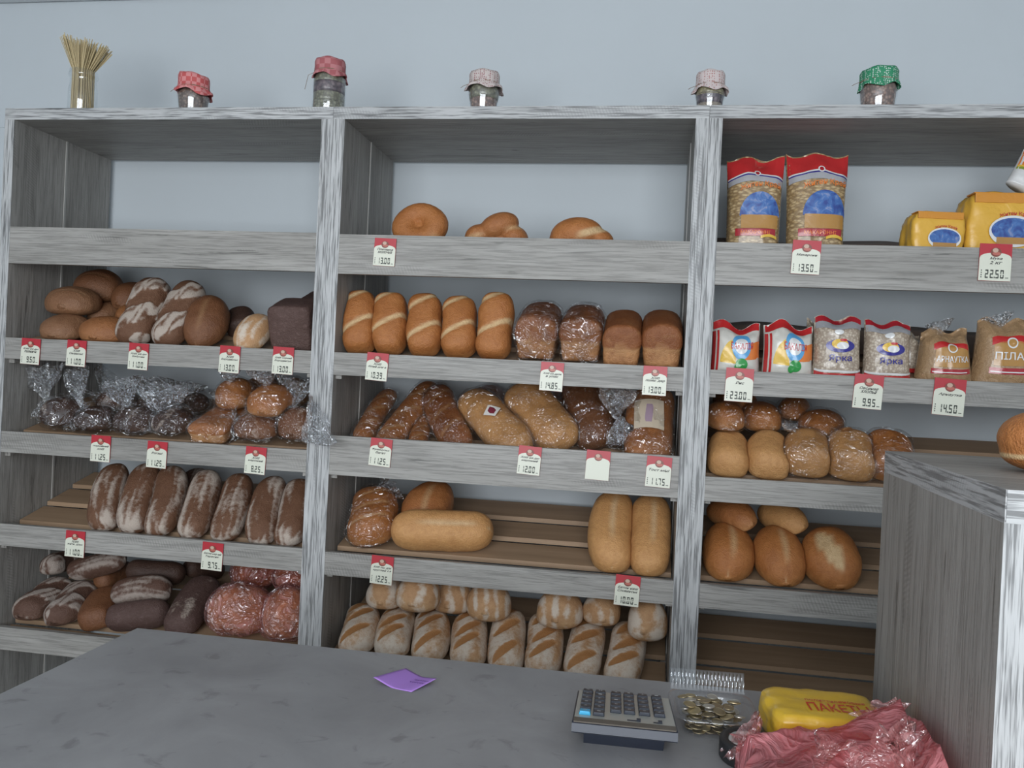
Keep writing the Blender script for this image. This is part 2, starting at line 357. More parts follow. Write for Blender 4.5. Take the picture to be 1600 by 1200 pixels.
cb = thing('display_cabinet', 'tall grey oak cabinet at the end of the sales counter with a bun on top', 'cabinet', (1.319, -0.772, FZ))
cb.rotation_euler = (0, 0, R(-2.6)); CH = 1.175 - FZ
box('top_panel', 0.0015, 0.66, -0.563, 0.0, CH - 0.037, CH, M['wood_x'], cb, 0.0006)
box('top_edge_band', 0.0, 0.0015, -0.5635, 0.0, CH - 0.037, CH, M['edge_y'], cb)
box('top_edge_band', 0.0015, 0.66, -0.5645, -0.563, CH - 0.037, CH, M['edge_x'], cb)
box('side_panel', 0.0, 0.036, -0.562, 0.0, 0, CH - 0.037, M['wood_z'], cb)
box('side_panel', 0.624, 0.66, -0.562, 0.0, 0, CH - 0.037, M['wood_z'], cb)
box('side_edge_band', 0.0, 0.036, -0.5635, -0.562, 0, CH - 0.037, M['edge_z'], cb)
box('side_edge_band', 0.624, 0.66, -0.5635, -0.562, 0, CH - 0.037, M['edge_z'], cb)
box('back_panel', 0.036, 0.624, -0.03, -0.012, 0, CH - 0.037, M['wood_z'], cb)
for z in (0.1, 0.45, 0.8, 1.1): box('shelf_board', 0.036, 0.624, -0.55, -0.03, z, z + 0.018, M['wood_x'], cb)

# ================================================================== bread builders
def sst(a, b, x):
    t = min(1.0, max(0.0, (x - a) / (b - a))); return t * t * (3 - 2 * t)
TINP = [(0.0, -0.5), (0.22, -0.5), (0.38, -0.5), (0.43, -0.47), (0.445, -0.35), (0.46, -0.2), (0.465, -0.10), (0.475, -0.07), (0.5, 0.0), (0.512, 0.1), (0.5, 0.22), (0.455, 0.34), (0.37, 0.425), (0.24, 0.48), (0.1, 0.5)]
TINP = TINP + [(0.0, 0.503)] + [(-x, z) for x, z in TINP[:0:-1]]
BRKP = [(0.0, -0.5), (0.3, -0.5), (0.42, -0.49), (0.465, -0.45), (0.48, -0.3), (0.49, 0.0), (0.5, 0.25), (0.495, 0.38), (0.46, 0.455), (0.38, 0.49), (0.2, 0.5)]
BRKP = BRKP + [(0.0, 0.5)] + [(-x, z) for x, z in BRKP[:0:-1]]
def loaf_geo(L, W, H, kind='batard', seed=0, nu=46, nv=34, grow=0.0, wr=0.0, pat=None, lump=1.0):
    rnd = random.Random(seed); so = Vector((rnd.uniform(-50, 50), rnd.uniform(-50, 50), rnd.uniform(-50, 50)))
    p, q, e = {'batard': (2.3, 1.9, 0.92), 'long': (5.2, 2.2, 0.86), 'baguette': (7, 2.2, 0.95), 'round': (2.05, 2.0, 0.95), 'twist': (5.5, 2.6, 0.70), 'tin': (14, 3.2, 1), 'brick': (12, 3.0, 1), 'roll': (2.6, 2.0, 0.9)}[kind]
    prof = TINP if kind == 'tin' else BRKP if kind == 'brick' else None
    if prof: nv = len(prof)
    V, F, T = [], [], []
    gx, gy, gz = (W + 2 * grow) / W, (L + 2 * grow) / L, (H + 2 * grow) / H
    bend = rnd.uniform(-0.03, 0.03) if kind in ('long', 'batard', 'baguette') else 0.0
    for i in range(nu + 1):
        t = (1 - math.cos(math.pi * (0.02 + 0.96 * i / nu))) / 2
        if prof: t = 0.5 + (t - 0.5) * 1.0
        s = max(0.03, (1 - abs(2 * t - 1) ** p)) ** (1 / q)
        ww = 1.0
        if kind == 'twist': ww = 1 + 0.045 * math.sin(2 * math.pi * (1.7 * t) + seed)
        for j in range(nv):
            a = 2 * math.pi * j / nv; c, sn = math.cos(a), math.sin(a)
            if prof:
                x, z = prof[j]; x *= W * s; z = z * H * (s if z > 0 else 0.55 + 0.45 * s)
            else:
                x = W / 2 * s * ww * math.copysign(abs(c) ** e, c)
                z = H * (0.60 if sn > 0 else 0.40) * s * math.copysign(abs(sn) ** (e if sn > 0 else e * 0.62), sn)
            y = (t - 0.5) * L
            xr, zr = 2 * x / W, z / H
            up = sst(-0.25, 0.30, zr); sl = fl = 0.0
            if kind in ('tin',): up = sst(-0.16, -0.04, zr)
            if pat: sl, fl, dz = pat(xr, t, zr, noise.noise(Vector((x * 30, y * 9, z * 30)) + so), seed)
            else: dz = 0.0
            k1 = noise.noise(Vector((x, y, z)) * 11 + so); k2 = noise.noise(Vector((x, y, z)) * 34 + so)
            g = 1 + lump * (0.062 * k1 + 0.026 * k2) + dz
            P = Vector((x * g * gx + bend * W * 4 * (2 * t - 1) ** 2, y * gy * (1 + 0.02 * lump * k1), z * g * gz))
            if wr:
                rn = noise.noise(Vector((x * 22, y * 9, z * 22)) + so * 1.7); rn2 = noise.noise(Vector((x * 60, y * 40, z * 60)) - so)
                P += Vector((x / W, 0.25 * y / L, z / H)).normalized() * (wr * (abs(rn) * 2.2 + rn2 * 0.8))
            V.append(P); T.append((up, sl, fl))
    for i in range(nu):
        for j in range(nv):
            j2 = (j + 1) % nv; F.append([i * nv + j, i * nv + j2, (i + 1) * nv + j2, (i + 1) * nv + j])
    F.append(list(range(nv))[::-1]); F.append([nu * nv + j for j in range(nv)])
    return V, [f[::-1] for f in F], T

# surface patterns: (xr, t, zr, noise, seed) -> slash, flour, relief
def P_twist(xr, t, zr, n, sd):
    if zr < -0.12: return 0, 0, 0
    o = (sd * 0.37) % 0.16
    v = 0
    for t0 in (0.30 + o, 0.80 + o): v = max(v, 1 - abs((t - t0) - 0.13 * xr) / 0.055)
    v = sst(0.0, 0.6, v); return v, 0, -0.05 * v
def P_spiral(xr, t, zr, n, sd):
    w = math.sin(2 * math.pi * 2.1 * t - 2.1 * xr + sd * 1.3) + 0.45 * math.sin(2 * math.pi * 1.1 * t + 3.0 * xr + sd)
    f = sst(0.62, -0.05, w + 0.7 * n); st = 0.62 + 0.38 * math.sin(30 * (0.75 * t - 0.42 * xr) + 6 * n)
    return 0, min(1, f * st + 0.10), 0.08 * f - 0.04
def P_flour(xr, t, zr, n, sd):
    f = 0.30 + 0.75 * n + 0.28 * abs(2 * t - 1) ** 3 + 0.16 * math.sin(14 * xr + 5 * n + sd); return 0, min(1, max(0, f)), 0
def P_flourlow(xr, t, zr, n, sd):
    return 0, min(1, max(0, 0.12 + 0.6 * n)), 0
def P_leaf(xr, t, zr, n, sd):
    if zr < 0.05: return 0, 0.55 + 0.3 * n, 0
    v = 0
    for t0 in (0.24, 0.54, 0.84):
        dx, dy = xr * 0.5, (t - t0) * 2.0 + 0.08 * math.sin(sd * 3 + t0 * 7)
        a = 0.66; al = dx * math.cos(a) + dy * math.sin(a); ac = -dx * math.sin(a) + dy * math.cos(a)
        v = max(v, 1 - ((al / 0.46) ** 2 + (ac / 0.135) ** 2))
    v = sst(0.0, 0.30, v + 0.10 * n); return v, (1 - v) * (0.62 + 0.5 * n), -0.06 * v
def P_swirl(xr, t, zr, n, sd):
    return 0, min(1, max(0, 0.36 + 0.35 * math.sin(9 * xr * (1 + 0.5 * math.sin(3 * t + sd)) + 6 * t + sd) + 0.7 * n)), 0
def P_slit(xr, t, zr, n, sd):
    v = 1 - abs(xr - 0.1 - 0.25 * (t - 0.5)) / (0.13 * (1 - (2 * t - 1) ** 2) + 0.02); v = sst(0, 0.8, v) if zr > 0 else 0
    return v * 0.6, 0, -0.03 * v
def P_gash(xr, t, zr, n, sd):
    if zr < 0: return 0, 0, 0
    v = 1 - (((xr + 0.18 - 0.7 * (0.40 - t)) / 0.34) ** 2 + ((t - 0.40) / 0.34) ** 2); v = sst(0, 0.35, v + 0.25 * n); return v, 0, -0.07 * v
def P_cuts(xr, t, zr, n, sd):
    if zr < 0.0: return 0, 0, 0
    v = 0
    for t0 in (0.25, 0.5, 0.75): v = max(v, 1 - abs((t - t0) - 0.10 * xr) / 0.028)
    v = sst(0, 0.8, v) * sst(0.95, 0.6, abs(xr)); return 0.55 * v, 0, -0.04 * v
def P_plain(xr, t, zr, n, sd): return 0, max(0, 0.1 * n), 0
def P_tin(xr, t, zr, n, sd):
    v = 1 - abs(zr + 0.07 + 0.03 * n) / 0.06; w = 1 - abs(zr - 0.22 - 0.10 * xr - 0.05 * n) / 0.03
    return min(1, 0.75 * sst(0, 1, v) + (0.22 * sst(0, 1, w) if zr > 0.1 else 0)), 0, 0

def frame(P0, P1, ref):
    Y = (P1 - P0).normalized(); Z = (ref - Y * ref.dot(Y)).normalized(); X = Y.cross(Z)
    mt = Matrix((X, Y, Z)).transposed().to_4x4(); mt.translation = (P0 + P1) / 2; return mt
def contact(mt, verts, row, yf):
    """bring the front of the loaf to depth yf along its view line, then let it down onto the slats"""
    mt = mt.copy(); d = mt.translation - CAM
    fr = min((mt @ v).y for v in verts); mt.translation += d * ((yf - fr) / d.y)
    mt.translation.z -= min((mt @ v).z - surf(row, (mt @ v).y) for v in verts) - 0.0004
    return mt
def vtop(mt, verts):
    best = 1e9
    for v in verts:
        d = mt @ v - CAM; best = min(best, 600 - FPX * d.dot(CU) / d.dot(CF))
    return best
def fan(neck, axis, ref, length, width, seed, nt=12, na=28, flat_=0.35):
    """gathered plastic tail that opens like a fan from a pinched neck"""
    rnd = random.Random(seed); A = Vector(axis).normalized(); Rr = Vector(ref); X = (Rr - A * Rr.dot(A)).normalized(); Y = A.cross(X)
    V, F = [], []; so = Vector((seed * 1.3, seed * 2.1, seed))
    for i in range(nt + 1):
        t = i / nt; r = 0.004 + (width / 2) * (t ** 0.75)
        for k in range(na):
            a = 2 * math.pi * k / na
            pl = 1 + 0.30 * math.sin(7 * a + seed) * min(1, t * 2) + 0.5 * noise.noise(Vector((math.cos(a) * 1.7, math.sin(a) * 1.7, t * 2.2)) + so)
            hh = length * t * (1 + 0.22 * t * noise.noise(Vector((math.cos(a) * 2, math.sin(a) * 2, 3)) + so))
            drift = 0.25 * length * t * t * (rnd.random() * 0 + noise.noise(so + Vector((t, 0, 0))))
            V.append(Vector(neck) + A * hh + X * (r * pl * math.cos(a) + drift) + Y * (r * pl * math.sin(a) * flat_))
    for i in range(nt):
        for k in range(na):
            k2 = (k + 1) % na; F.append([i * na + k, i * na + k2, (i + 1) * na + k2, (i + 1) * na + k])
    return V, F
SEED = [7]; REG = []
def bread(name, label, cat, mt, L, W, H, kind, mat, pat=None, group=None, bag=False, tail=None, sticker=None, lump=1.0, row=None, loafname='loaf', bagmat='film', grow=0.004, wr=0.004, yf=0.024):
    SEED[0] += 1; sd = SEED[0]
    fine = pat in (P_spiral, P_leaf, P_flour, P_swirl)
    V, F, T = loaf_geo(L, W, H, kind, sd, nu=84 if fine else 46, nv=64 if fine else 34, pat=pat, lump=lump)
    BV = BF = None
    if bag: BV, BF, _ = loaf_geo(L, W, H, kind, sd, nu=56, nv=44, grow=grow, wr=wr, lump=lump)
    if row: mt = contact(mt, BV or V, row, yf)
    if not bag:
        o = mk(name, V, F, M[mat], None, True, T); o.matrix_world = mt; REG.append(dict(root=o, outer=o, loaf=None, tails=[], laid=not row, mw=mt.copy())); return tag(o, label, cat, group)
    o = thing(name, label, cat, group=group, mat=mt)
    lf = mk(loafname, V, F, M[mat], o, True, T)
    inv = mt.inverted().to_3x3()
    g = (BV, BF)
    bg = mk('plastic_bag', g[0], g[1], M[bagmat], o, True)
    rg = dict(root=o, outer=bg, loaf=lf, tails=[], laid=not row, mw=mt.copy()); REG.append(rg)
    for tl in (tail or []):
        nk, ax, ln, wd = tl
        fv, ff = fan(mt.inverted() @ Vector(nk), inv @ Vector(ax), inv @ Vector((1, 0, 0)), ln, wd, sd)
        rg['tails'].append(mk('gathered_tail', fv, ff, M['tail' if bagmat == 'film' else bagmat], bg, True))
    if sticker:
        tpos, xpos, sw, sh, smat, rot = sticker
        # small paper sticker laid over the crust
        vv, ff = [], []
        for a in range(6):
            for b_ in range(6):
                dx, dy = (a / 5 - 0.5) * sw, (b_ / 5 - 0.5) * sh
                X = xpos + dx * math.cos(rot) - dy * math.sin(rot); Yl = tpos + dx * math.sin(rot) + dy * math.cos(rot)
                r2 = max(0.0, 1 - (2 * X / W) ** 2) ** 0.5
                s = max(0.05, 1 - abs(2 * Yl / L) ** (4 if kind == 'long' else 2.4)) ** 0.5
                vv.append((X, Yl, H * 0.6 * s * r2 + grow + wr * 1.4 + 0.001))
        for a in range(5):
            for b_ in range(5): ff.append([a * 6 + b_, (a + 1) * 6 + b_, (a + 1) * 6 + b_ + 1, a * 6 + b_ + 1])
        st = mk('sticker', vv, ff, smat[0], bg)
        vv2 = [(x * 0.62 + xpos * 0.38, y * 0.62 + tpos * 0.38, z + 0.0012) for x, y, z in vv]
        mk('sticker_print', vv2, ff, smat[1], st)
    return o
def leaning(name, label, cat, u0, v0, u1, v1, y0, L, wpx, mat, kind='long', pat=None, hr=0.72, row=None, ref=(0, -0.75, 0.66), **kw):
    """a loaf whose near end shows at (u0,v0) and whose far end shows at (u1,v1); length L settles how far it reaches back"""
    P0 = px(u0, v0, y0); best = None
    for k in range(0, 120):
        y1 = y0 + k * 0.003; P1 = px(u1, v1, y1)
        d = abs((P1 - P0).length - L)
        if best is None or d < best[0]: best = (d, P1)
    P1 = best[1]; Lr = (P1 - P0).length; mt = frame(P0, P1, Vector(ref))
    W = wpx * mpp((P0 + P1) / 2); yf = max(0.024, y0 - 0.032)
    if row and abs(v1 - v0) > abs(u1 - u0) * 0.6:
        for _ in range(3):
            V, F, T = loaf_geo(Lr, W, W * hr, kind, SEED[0] + 1, nu=12, nv=12, pat=pat)
            m2 = contact(mt, V, row, yf); Lr += min(0.06, max(-0.06, (vtop(m2, V) - (v1 - 4)) * mpp(P0) * 0.9)); Lr = min(0.42, max(0.5 * L, Lr))
            mt = frame(P0, P0 + (P1 - P0).normalized() * Lr, Vector(ref))
    return bread(name, label, cat, mt, Lr, W, W * hr, kind, mat, pat, row=row, yf=yf, **kw)
def facing(name, label, cat, uc, vc, wpx, hpx, y0, L, mat, kind='tin', pat=None, row=None, pitch=19.0, yaw=0.0, **kw):
    """a loaf seen end on: its front end is centred on (uc,vc) at depth y0"""
    C0 = px(uc, vc + (0 if row else 9), y0); W = wpx * mpp(C0); H = hpx * mpp(C0)
    a = R(pitch); Y = Vector((math.sin(R(yaw)) * math.cos(a), math.cos(R(yaw)) * math.cos(a), math.sin(a)))
    mt = frame(C0, C0 + Y * L, Vector((0, -math.sin(a), math.cos(a)))); yf = max(0.024, y0 - 0.03)
    if row:
        for _ in range(3):
            V, F, T = loaf_geo(L, W, H, kind, SEED[0] + 1, nu=12, nv=12, pat=pat)
            m2 = contact(mt, V, row, yf); H += min(0.04, max(-0.04, (vtop(m2, V) - (vc - hpx / 2)) * mpp(C0) * 0.8)); H = max(0.03, H)
    return bread(name, label, cat, mt, L, W, H, kind, mat, pat, row=row, yf=yf, **kw)

# ------------------------------------------------------------------ bay 1, second level: rye loaves
G = 'rye loaves on the upper left shelf'
facing('rye_loaf', 'tan round rye loaf lowest beside the left side panel', 'bread', 77, 517, 72, 52, 0.06, 0.15, 'tan', 'batard', P_plain, row=2, group=G)
facing('rye_loaf', 'brown oval rye loaf resting on the tan round loaf by the side panel', 'bread', 89, 474, 84, 45, 0.10, 0.15, 'tan', 'batard', P_cuts, group=G, pitch=12)
facing('rye_loaf', 'dark brown rye loaf topmost of the pile in the shelf corner', 'bread', 134, 451, 74, 54, 0.22, 0.15, 'brown', 'batard', P_cuts, group=G, pitch=12)
facing('rye_loaf', 'dark rye loaf at the back between the corner pile and twisted loaves', 'bread', 184, 474, 50, 44, 0.26, 0.15, 'brown', 'batard', P_plain, group=G)
facing('rye_loaf', 'brown rye loaf half hidden behind the orange round loaf', 'bread', 147, 490, 44, 30, 0.17, 0.14, 'tan', 'batard', P_plain, group=G)
facing('rye_loaf', 'round orange-brown rye loaf above the 11.00 tag', 'bread', 145, 517, 80, 46, 0.05, 0.13, 'orange', 'round', P_plain, row=2, group=G)
facing('rye_loaf', 'orange-brown rye loaf tucked against the first floury twisted loaf', 'bread', 186, 494, 44, 34, 0.15, 0.15, 'orange', 'batard', P_plain, group=G)
leaning('twisted_rye_loaf', 'floury twisted rye loaf next to the round orange-brown loaf', 'bread', 205, 529, 246, 437, 0.06, 0.235, 58, 'floured', 'long', P_spiral, row=2, group=G)
leaning('twisted_rye_loaf', 'floury twisted rye loaf leaning between its twin and plain brown loaf', 'bread', 257, 531, 301, 442, 0.06, 0.235, 54, 'floured', 'long', P_spiral, row=2, group=G)
leaning('rye_loaf', 'plain russet-brown oval rye loaf with a lengthwise ridge', 'bread', 312, 538, 335, 465, 0.07, 0.20, 66, 'brown', 'batard', P_slit, row=2, group=G)
leaning('rye_loaf', 'very dark rye loaf behind the pale speckled loaf', 'bread', 376, 532, 378, 486, 0.20, 0.17, 44, 'dark', 'long', P_plain, row=2, group=G)
leaning('speckled_loaf', 'pale golden floury loaf leaning on the dark square loaf', 'bread', 378, 541, 412, 494, 0.06, 0.15, 52, 'white_floured', 'batard', P_flour, row=2, group=G)
facing('brick_rye_loaf', 'dark square tin rye loaf against the upright', 'bread', 450, 506, 72, 82, 0.05, 0.14, 'brick', 'brick', P_plain, row=2, group=G, lump=0.8, pitch=19)
facing('brick_rye_loaf', 'dark square tin rye loaf behind the other one', 'bread', 484, 486, 40, 56, 0.24, 0.13, 'brick', 'brick', P_plain, group=G, lump=0.6)

# ------------------------------------------------------------------ bay 1, third level: bread in knotted clear bags
G = 'knotted clear bags of bread on the third shelf'
def knot(label, uc, vc, wpx, hpx, y0, mat, nu_, nv_, tu, tv, twpx, row=3, kind='round', L=0.13, pat=P_flourlow, grow=0.007):
    C0 = px(uc, vc, y0); nk = px(nu_, nv_, y0 + 0.045); tp = px(tu, tv, y0 + 0.05); ax = tp - nk
    return facing('bagged_loaf', label, 'bagged bread', uc, vc, wpx, hpx, y0, L, mat, kind, pat, row=row, group=G, bag=True,
                  tail=[(nk, ax, ax.length, twpx * mpp(nk)), (nk, -ax, ax.length * 0.45, wpx * 0.8 * mpp(nk))], grow=grow, wr=0.007)
knot('dark loaf in a knotted clear bag beside the left side panel', 77, 655, 68, 50, 0.06, 'dark', 72, 623, 62, 574, 64)
knot('dark loaf in a clear bag with a tall straight gathered top', 131, 663, 66, 42, 0.06, 'dark', 122, 643, 117, 578, 36)
knot('dark loaf in a knotted clear bag above the first 11.25 tag', 193, 664, 68, 46, 0.06, 'dark', 200, 637, 190, 594, 58)
knot('dark loaf in a knotted clear bag touching the bagged golden tin loaf', 254, 670, 66, 44, 0.06, 'dark', 243, 650, 252, 598, 84)
knot('dark floury loaf in a clear bag behind the tall gathered bag', 165, 634, 62, 34, 0.20, 'floured_dark', 160, 615, 178, 588, 64, 3, pat=P_flour)
knot('dark floury loaf in a clear bag behind the golden tin loaf', 228, 637, 60, 30, 0.21, 'floured_dark', 236, 615, 240, 592, 70, 3, pat=P_flour)
knot('dark loaf in a knotted clear bag at the back', 282, 641, 56, 34, 0.22, 'dark', 285, 620, 290, 596, 70, 3)
facing('bagged_loaf', 'golden tin loaf in clear film with a pale base', 'bagged bread', 320, 666, 64, 54, 0.05, 0.19, 'amber', 'tin', P_tin, row=3, group=G, bag=True, tail=[(px(345, 640, 0.2), Vector((0.3, 0.2, 1)), 0.05, 0.1)])
facing('bagged_loaf', 'amber loaf in clear film lying on the bagged golden tin loaf', 'bagged bread', 350, 630, 56, 44, 0.17, 0.15, 'golden', 'batard', P_plain, group=G, bag=True, tail=[(px(362, 606, 0.2), Vector((-0.2, 0, 1)), 0.06, 0.09)])
facing('bagged_loaf', 'broad amber loaf in clear film above the crumpled empty-looking bag', 'bagged bread', 405, 642, 68, 44, 0.14, 0.16, 'golden', 'batard', P_plain, group=G, bag=True, tail=[(px(418, 613, 0.2), Vector((-0.3, 0, 1)), 0.07, 0.10)])
facing('bagged_loaf', 'amber loaf in clear film at the back under the upper shelf', 'bagged bread', 392, 612, 56, 34, 0.27, 0.14, 'amber', 'batard', P_plain, group=G, bag=True)
facing('bagged_loaf', 'amber loaf in clear film at the back beside the upright', 'bagged bread', 443, 621, 50, 44, 0.25, 0.15, 'amber', 'batard', P_plain, group=G, bag=True)
knot('brown loaf in a badly crumpled clear bag above the 8.25 tag', 388, 676, 74, 42, 0.06, 'brown', 368, 672, 352, 662, 50, grow=0.009)
knot('brown loaf in a clear bag bulging against the upright', 453, 673, 64, 56, 0.07, 'brown', 455, 640, 462, 592, 50)
# loose bag mouth sticking out past the upright
fv, ff = fan((0, 0, 0), Vector((0.55, -0.25, 0.5)), Vector((0, 0, 1)), 0.10, 0.12, 91, flat_=0.3)
o = mk('loose_bag_end', fv, ff, M['tail'], None, True); o.location = px(472, 688, -0.012)
tag(o, 'loose clear bag mouth poking out in front of the upright', 'plastic bag')

# ------------------------------------------------------------------ bay 1, fourth level: seven floured loaves
G = 'floured rye loaves in a row'
for k, (b0, b1, t0, t1, vb, vt) in enumerate([(130, 182, 152, 205, 826, 728), (177, 225, 206, 252, 830, 728), (225, 272, 252, 298, 834, 732), (272, 323, 304, 352, 838, 738), (323, 376, 354, 403, 843, 744), (377, 426, 402, 450, 847, 748), (426, 474, 446, 496, 850, 752)]):
    leaning('floured_loaf', '%s flour-streaked rye loaf counting from the bare slats' % ORD[k], 'bread', (b0 + b1) / 2, vb, (t0 + t1) / 2, vt, 0.06, 0.25, 49, 'floured', 'long', P_flour, row=4, group=G, hr=0.7)
leaning('floured_loaf', 'dark rye loaf showing behind the third floured loaf', 'bread', 290, 790, 312, 736, 0.22, 0.2, 44, 'floured_dark', 'long', P_flour, row=4, group=G)

# ------------------------------------------------------------------ bay 1, fifth level
G = 'dark loaves on the lowest left shelf'
leaning('twisted_rye_loaf', 'floury twisted loaf lowest in the left corner of the bottom shelf', 'bread', 36, 968, 118, 908, 0.06, 0.26, 52, 'floured_dark', 'long', P_spiral, row=5, group=G)
leaning('twisted_rye_loaf', 'floury twisted loaf lying beside the plain brown loaf on bottom shelf', 'bread', 86, 982, 150, 914, 0.06, 0.26, 50, 'floured_dark', 'long', P_spiral, row=5, group=G)
leaning('rye_loaf', 'plain brown loaf standing beside the floury twisted loaves', 'bread', 142, 987, 176, 922, 0.06, 0.23, 54, 'brown', 'long', P_plain, row=5, group=G)
leaning('twisted_rye_loaf', 'small floury twisted loaf on top of the corner pile', 'bread', 72, 888, 124, 874, 0.22, 0.20, 34, 'floured_dark', 'long', P_spiral, group=G, hr=0.9)
leaning('rye_loaf', 'dark floury loaf lying across the top of the twisted loaves', 'bread', 108, 894, 196, 874, 0.20, 0.20, 34, 'floured_dark', 'long', P_flour, group=G, hr=0.9)
leaning('rye_loaf', 'plain brown loaf wedged under the dark floury loaf', 'bread', 152, 912, 202, 890, 0.19, 0.17, 34, 'brown', 'long', P_plain, group=G, hr=0.9)
leaning('rye_loaf', 'very dark smooth loaf lying crosswise at the top of the heap', 'bread', 197, 893, 290, 899, 0.19, 0.19, 36, 'dark', 'long', P_plain, group=G, hr=0.95)
leaning('rye_loaf', 'grey-floured dark loaf lying crosswise in the middle of the heap', 'bread', 177, 934, 268, 926, 0.13, 0.19, 42, 'floured_dark', 'long', P_flour, group=G, hr=0.95)
leaning('rye_loaf', 'dark speckled loaf lying crosswise at the foot of the heap', 'bread', 166, 978, 264, 966, 0.07, 0.20, 44, 'brick', 'long', P_plain, row=5, group=G, hr=0.9)
leaning('rye_loaf', 'dark loaf leaning against the pink bags', 'bread', 274, 984, 326, 904, 0.08, 0.26, 56, 'brick', 'long', P_flourlow, row=5, group=G)
leaning('rye_loaf', 'dark loaf at the back above the leaning one', 'bread', 288, 888, 346, 892, 0.27, 0.17, 30, 'dark', 'long', P_plain, group=G, hr=0.95)
G = 'pink bags of bread on the lowest left shelf'
for lab, uc, vc, wp, hp, y0, mt_, rw in (('large pink bag of bread beside the leaning dark loaf', 356, 962, 102, 84, 0.06, 'pale', 5), ('pink bag of bread against the upright on the bottom shelf', 432, 968, 76, 84, 0.06, 'pale', 5), ('pale pink bag of bread at the back above the large pink bag', 384, 904, 78, 46, 0.22, 'golden', None), ('pale pink bag of bread at the back beside the upright', 448, 908, 66, 46, 0.22, 'golden', None)):
    facing('pink_bag_of_bread', lab, 'bagged bread', uc, vc, wp, hp, y0, 0.17, mt_, 'round', P_plain, row=rw, group=G, bag=True, bagmat='pinkfilm', grow=0.006, wr=0.006)

# ------------------------------------------------------------------ bay 2, second level
G = 'twisted wheat loaves'
for k, (x0, x1, vt, vb) in enumerate([(537, 589, 458, 547), (580, 640, 461, 551), (634, 694, 463, 553), (687, 749, 467, 556), (743, 805, 460, 558)]):
    leaning('twisted_wheat_loaf', '%s golden twisted tin loaf counting from the upright above the 10.39 tag' % ORD[k], 'bread', (x0 + x1) / 2 - (2 if k < 4 else 6), vb, (x0 + x1) / 2 + (2 if k < 4 else 6), vt, 0.05, 0.20, 54, 'golden', 'twist', P_twist, row=2, group=G, hr=0.9)
G = 'domed tin loaves'
tin = [('domed tin loaf in glossy film next to the twisted loaves', 836, 521, 66, 90, True), ('domed tin loaf in glossy film beside the unwrapped domed loaves', 906, 525, 66, 88, True), ('unwrapped domed russet tin loaf beside the filmed one', 971, 528, 62, 88, False), ('unwrapped domed russet tin loaf against the upright', 1035, 529, 64, 90, False)]
for lab, uc, vc, wp, hp, bg in tin:
    facing('tin_loaf', lab, 'bread', uc, vc, wp, hp, 0.05, 0.20, 'russet', 'tin', P_tin, row=2, group=G, bag=bg, pitch=19)

# ------------------------------------------------------------------ bay 2, third level
G = 'wrapped long loaves on the middle shelf'
def wrapped(label, u0, v0, u1, v1, y0, L, wp, mat, kind='long', pat=P_cuts, row=3, name='wrapped_loaf', **kw):
    leaning(name, label, 'bagged bread', u0, v0, u1, v1, y0, L, wp, mat, kind, pat, row=row, group=G, bag=True, **{'hr': 0.62, **kw})
paper = flat('sticker_paper', (0.72, 0.70, 0.66), 0.5); maroon = flat('sticker_maroon', (0.20, 0.03, 0.05), 0.4); lilac = flat('sticker_lilac', (0.42, 0.30, 0.38), 0.5)
wrapped('slim brown baguette in film against the middle upright', 560, 694, 608, 616, 0.13, 0.32, 34, 'amber', 'baguette')
wrapped('long brown baguette in film rising under the 10.39 tag', 592, 696, 668, 600, 0.07, 0.36, 42, 'amber', 'baguette')
wrapped('short brown baguette in film beside the dark filmed loaf', 650, 702, 660, 654, 0.09, 0.20, 30, 'amber', 'baguette')
wrapped('dark brown filmed loaf leaning towards the baguettes', 716, 698, 678, 608, 0.11, 0.30, 52, 'russet', 'long', sticker=(0.11, 0.0, 0.018, 0.018, (paper, maroon), 0.3))
wrapped('pale long loaf in film with a small sticker', 820, 704, 736, 616, 0.06, 0.32, 64, 'pale', 'long', P_plain, sticker=(0.0, 0.0, 0.04, 0.04, (paper, maroon), 0.6))
wrapped('pale long loaf in film without sticker beside the dark brown one', 886, 706, 800, 604, 0.12, 0.33, 74, 'pale', 'long', P_plain)
wrapped('smooth dark brown loaf in film next to the loose crumpled bag', 938, 706, 902, 602, 0.17, 0.29, 66, 'brown', 'long', P_plain)
wrapped('reddish loaf in film at the back behind the pale loaves', 735, 640, 760, 604, 0.27, 0.18, 54, 'russet', 'long', P_plain, 3)
wrapped('amber loaf in film at the back behind the dark brown loaf', 868, 640, 880, 608, 0.28, 0.18, 50, 'amber', 'long', P_plain, 3)
wrapped('brown loaf in film with a large pale-edged label by the upright', 1009, 716, 1017, 612, 0.06, 0.27, 74, 'amber', 'long', P_plain, sticker=(0.0, 0.0, 0.085, 0.115, (flat('label_cream', (0.62, 0.52, 0.40), 0.5), lilac), 0.05), hr=0.6)
wrapped('dark loaf in a loosely crumpled clear bag between two brown loaves', 965, 690, 966, 622, 0.20, 0.20, 48, 'dark', 'long', P_plain, 3, tail=[(px(962, 655, 0.12), Vector((0.0, -0.2, 1)), 0.09, 0.09), (px(970, 650, 0.12), Vector((0.1, -0.2, -1)), 0.08, 0.08)])

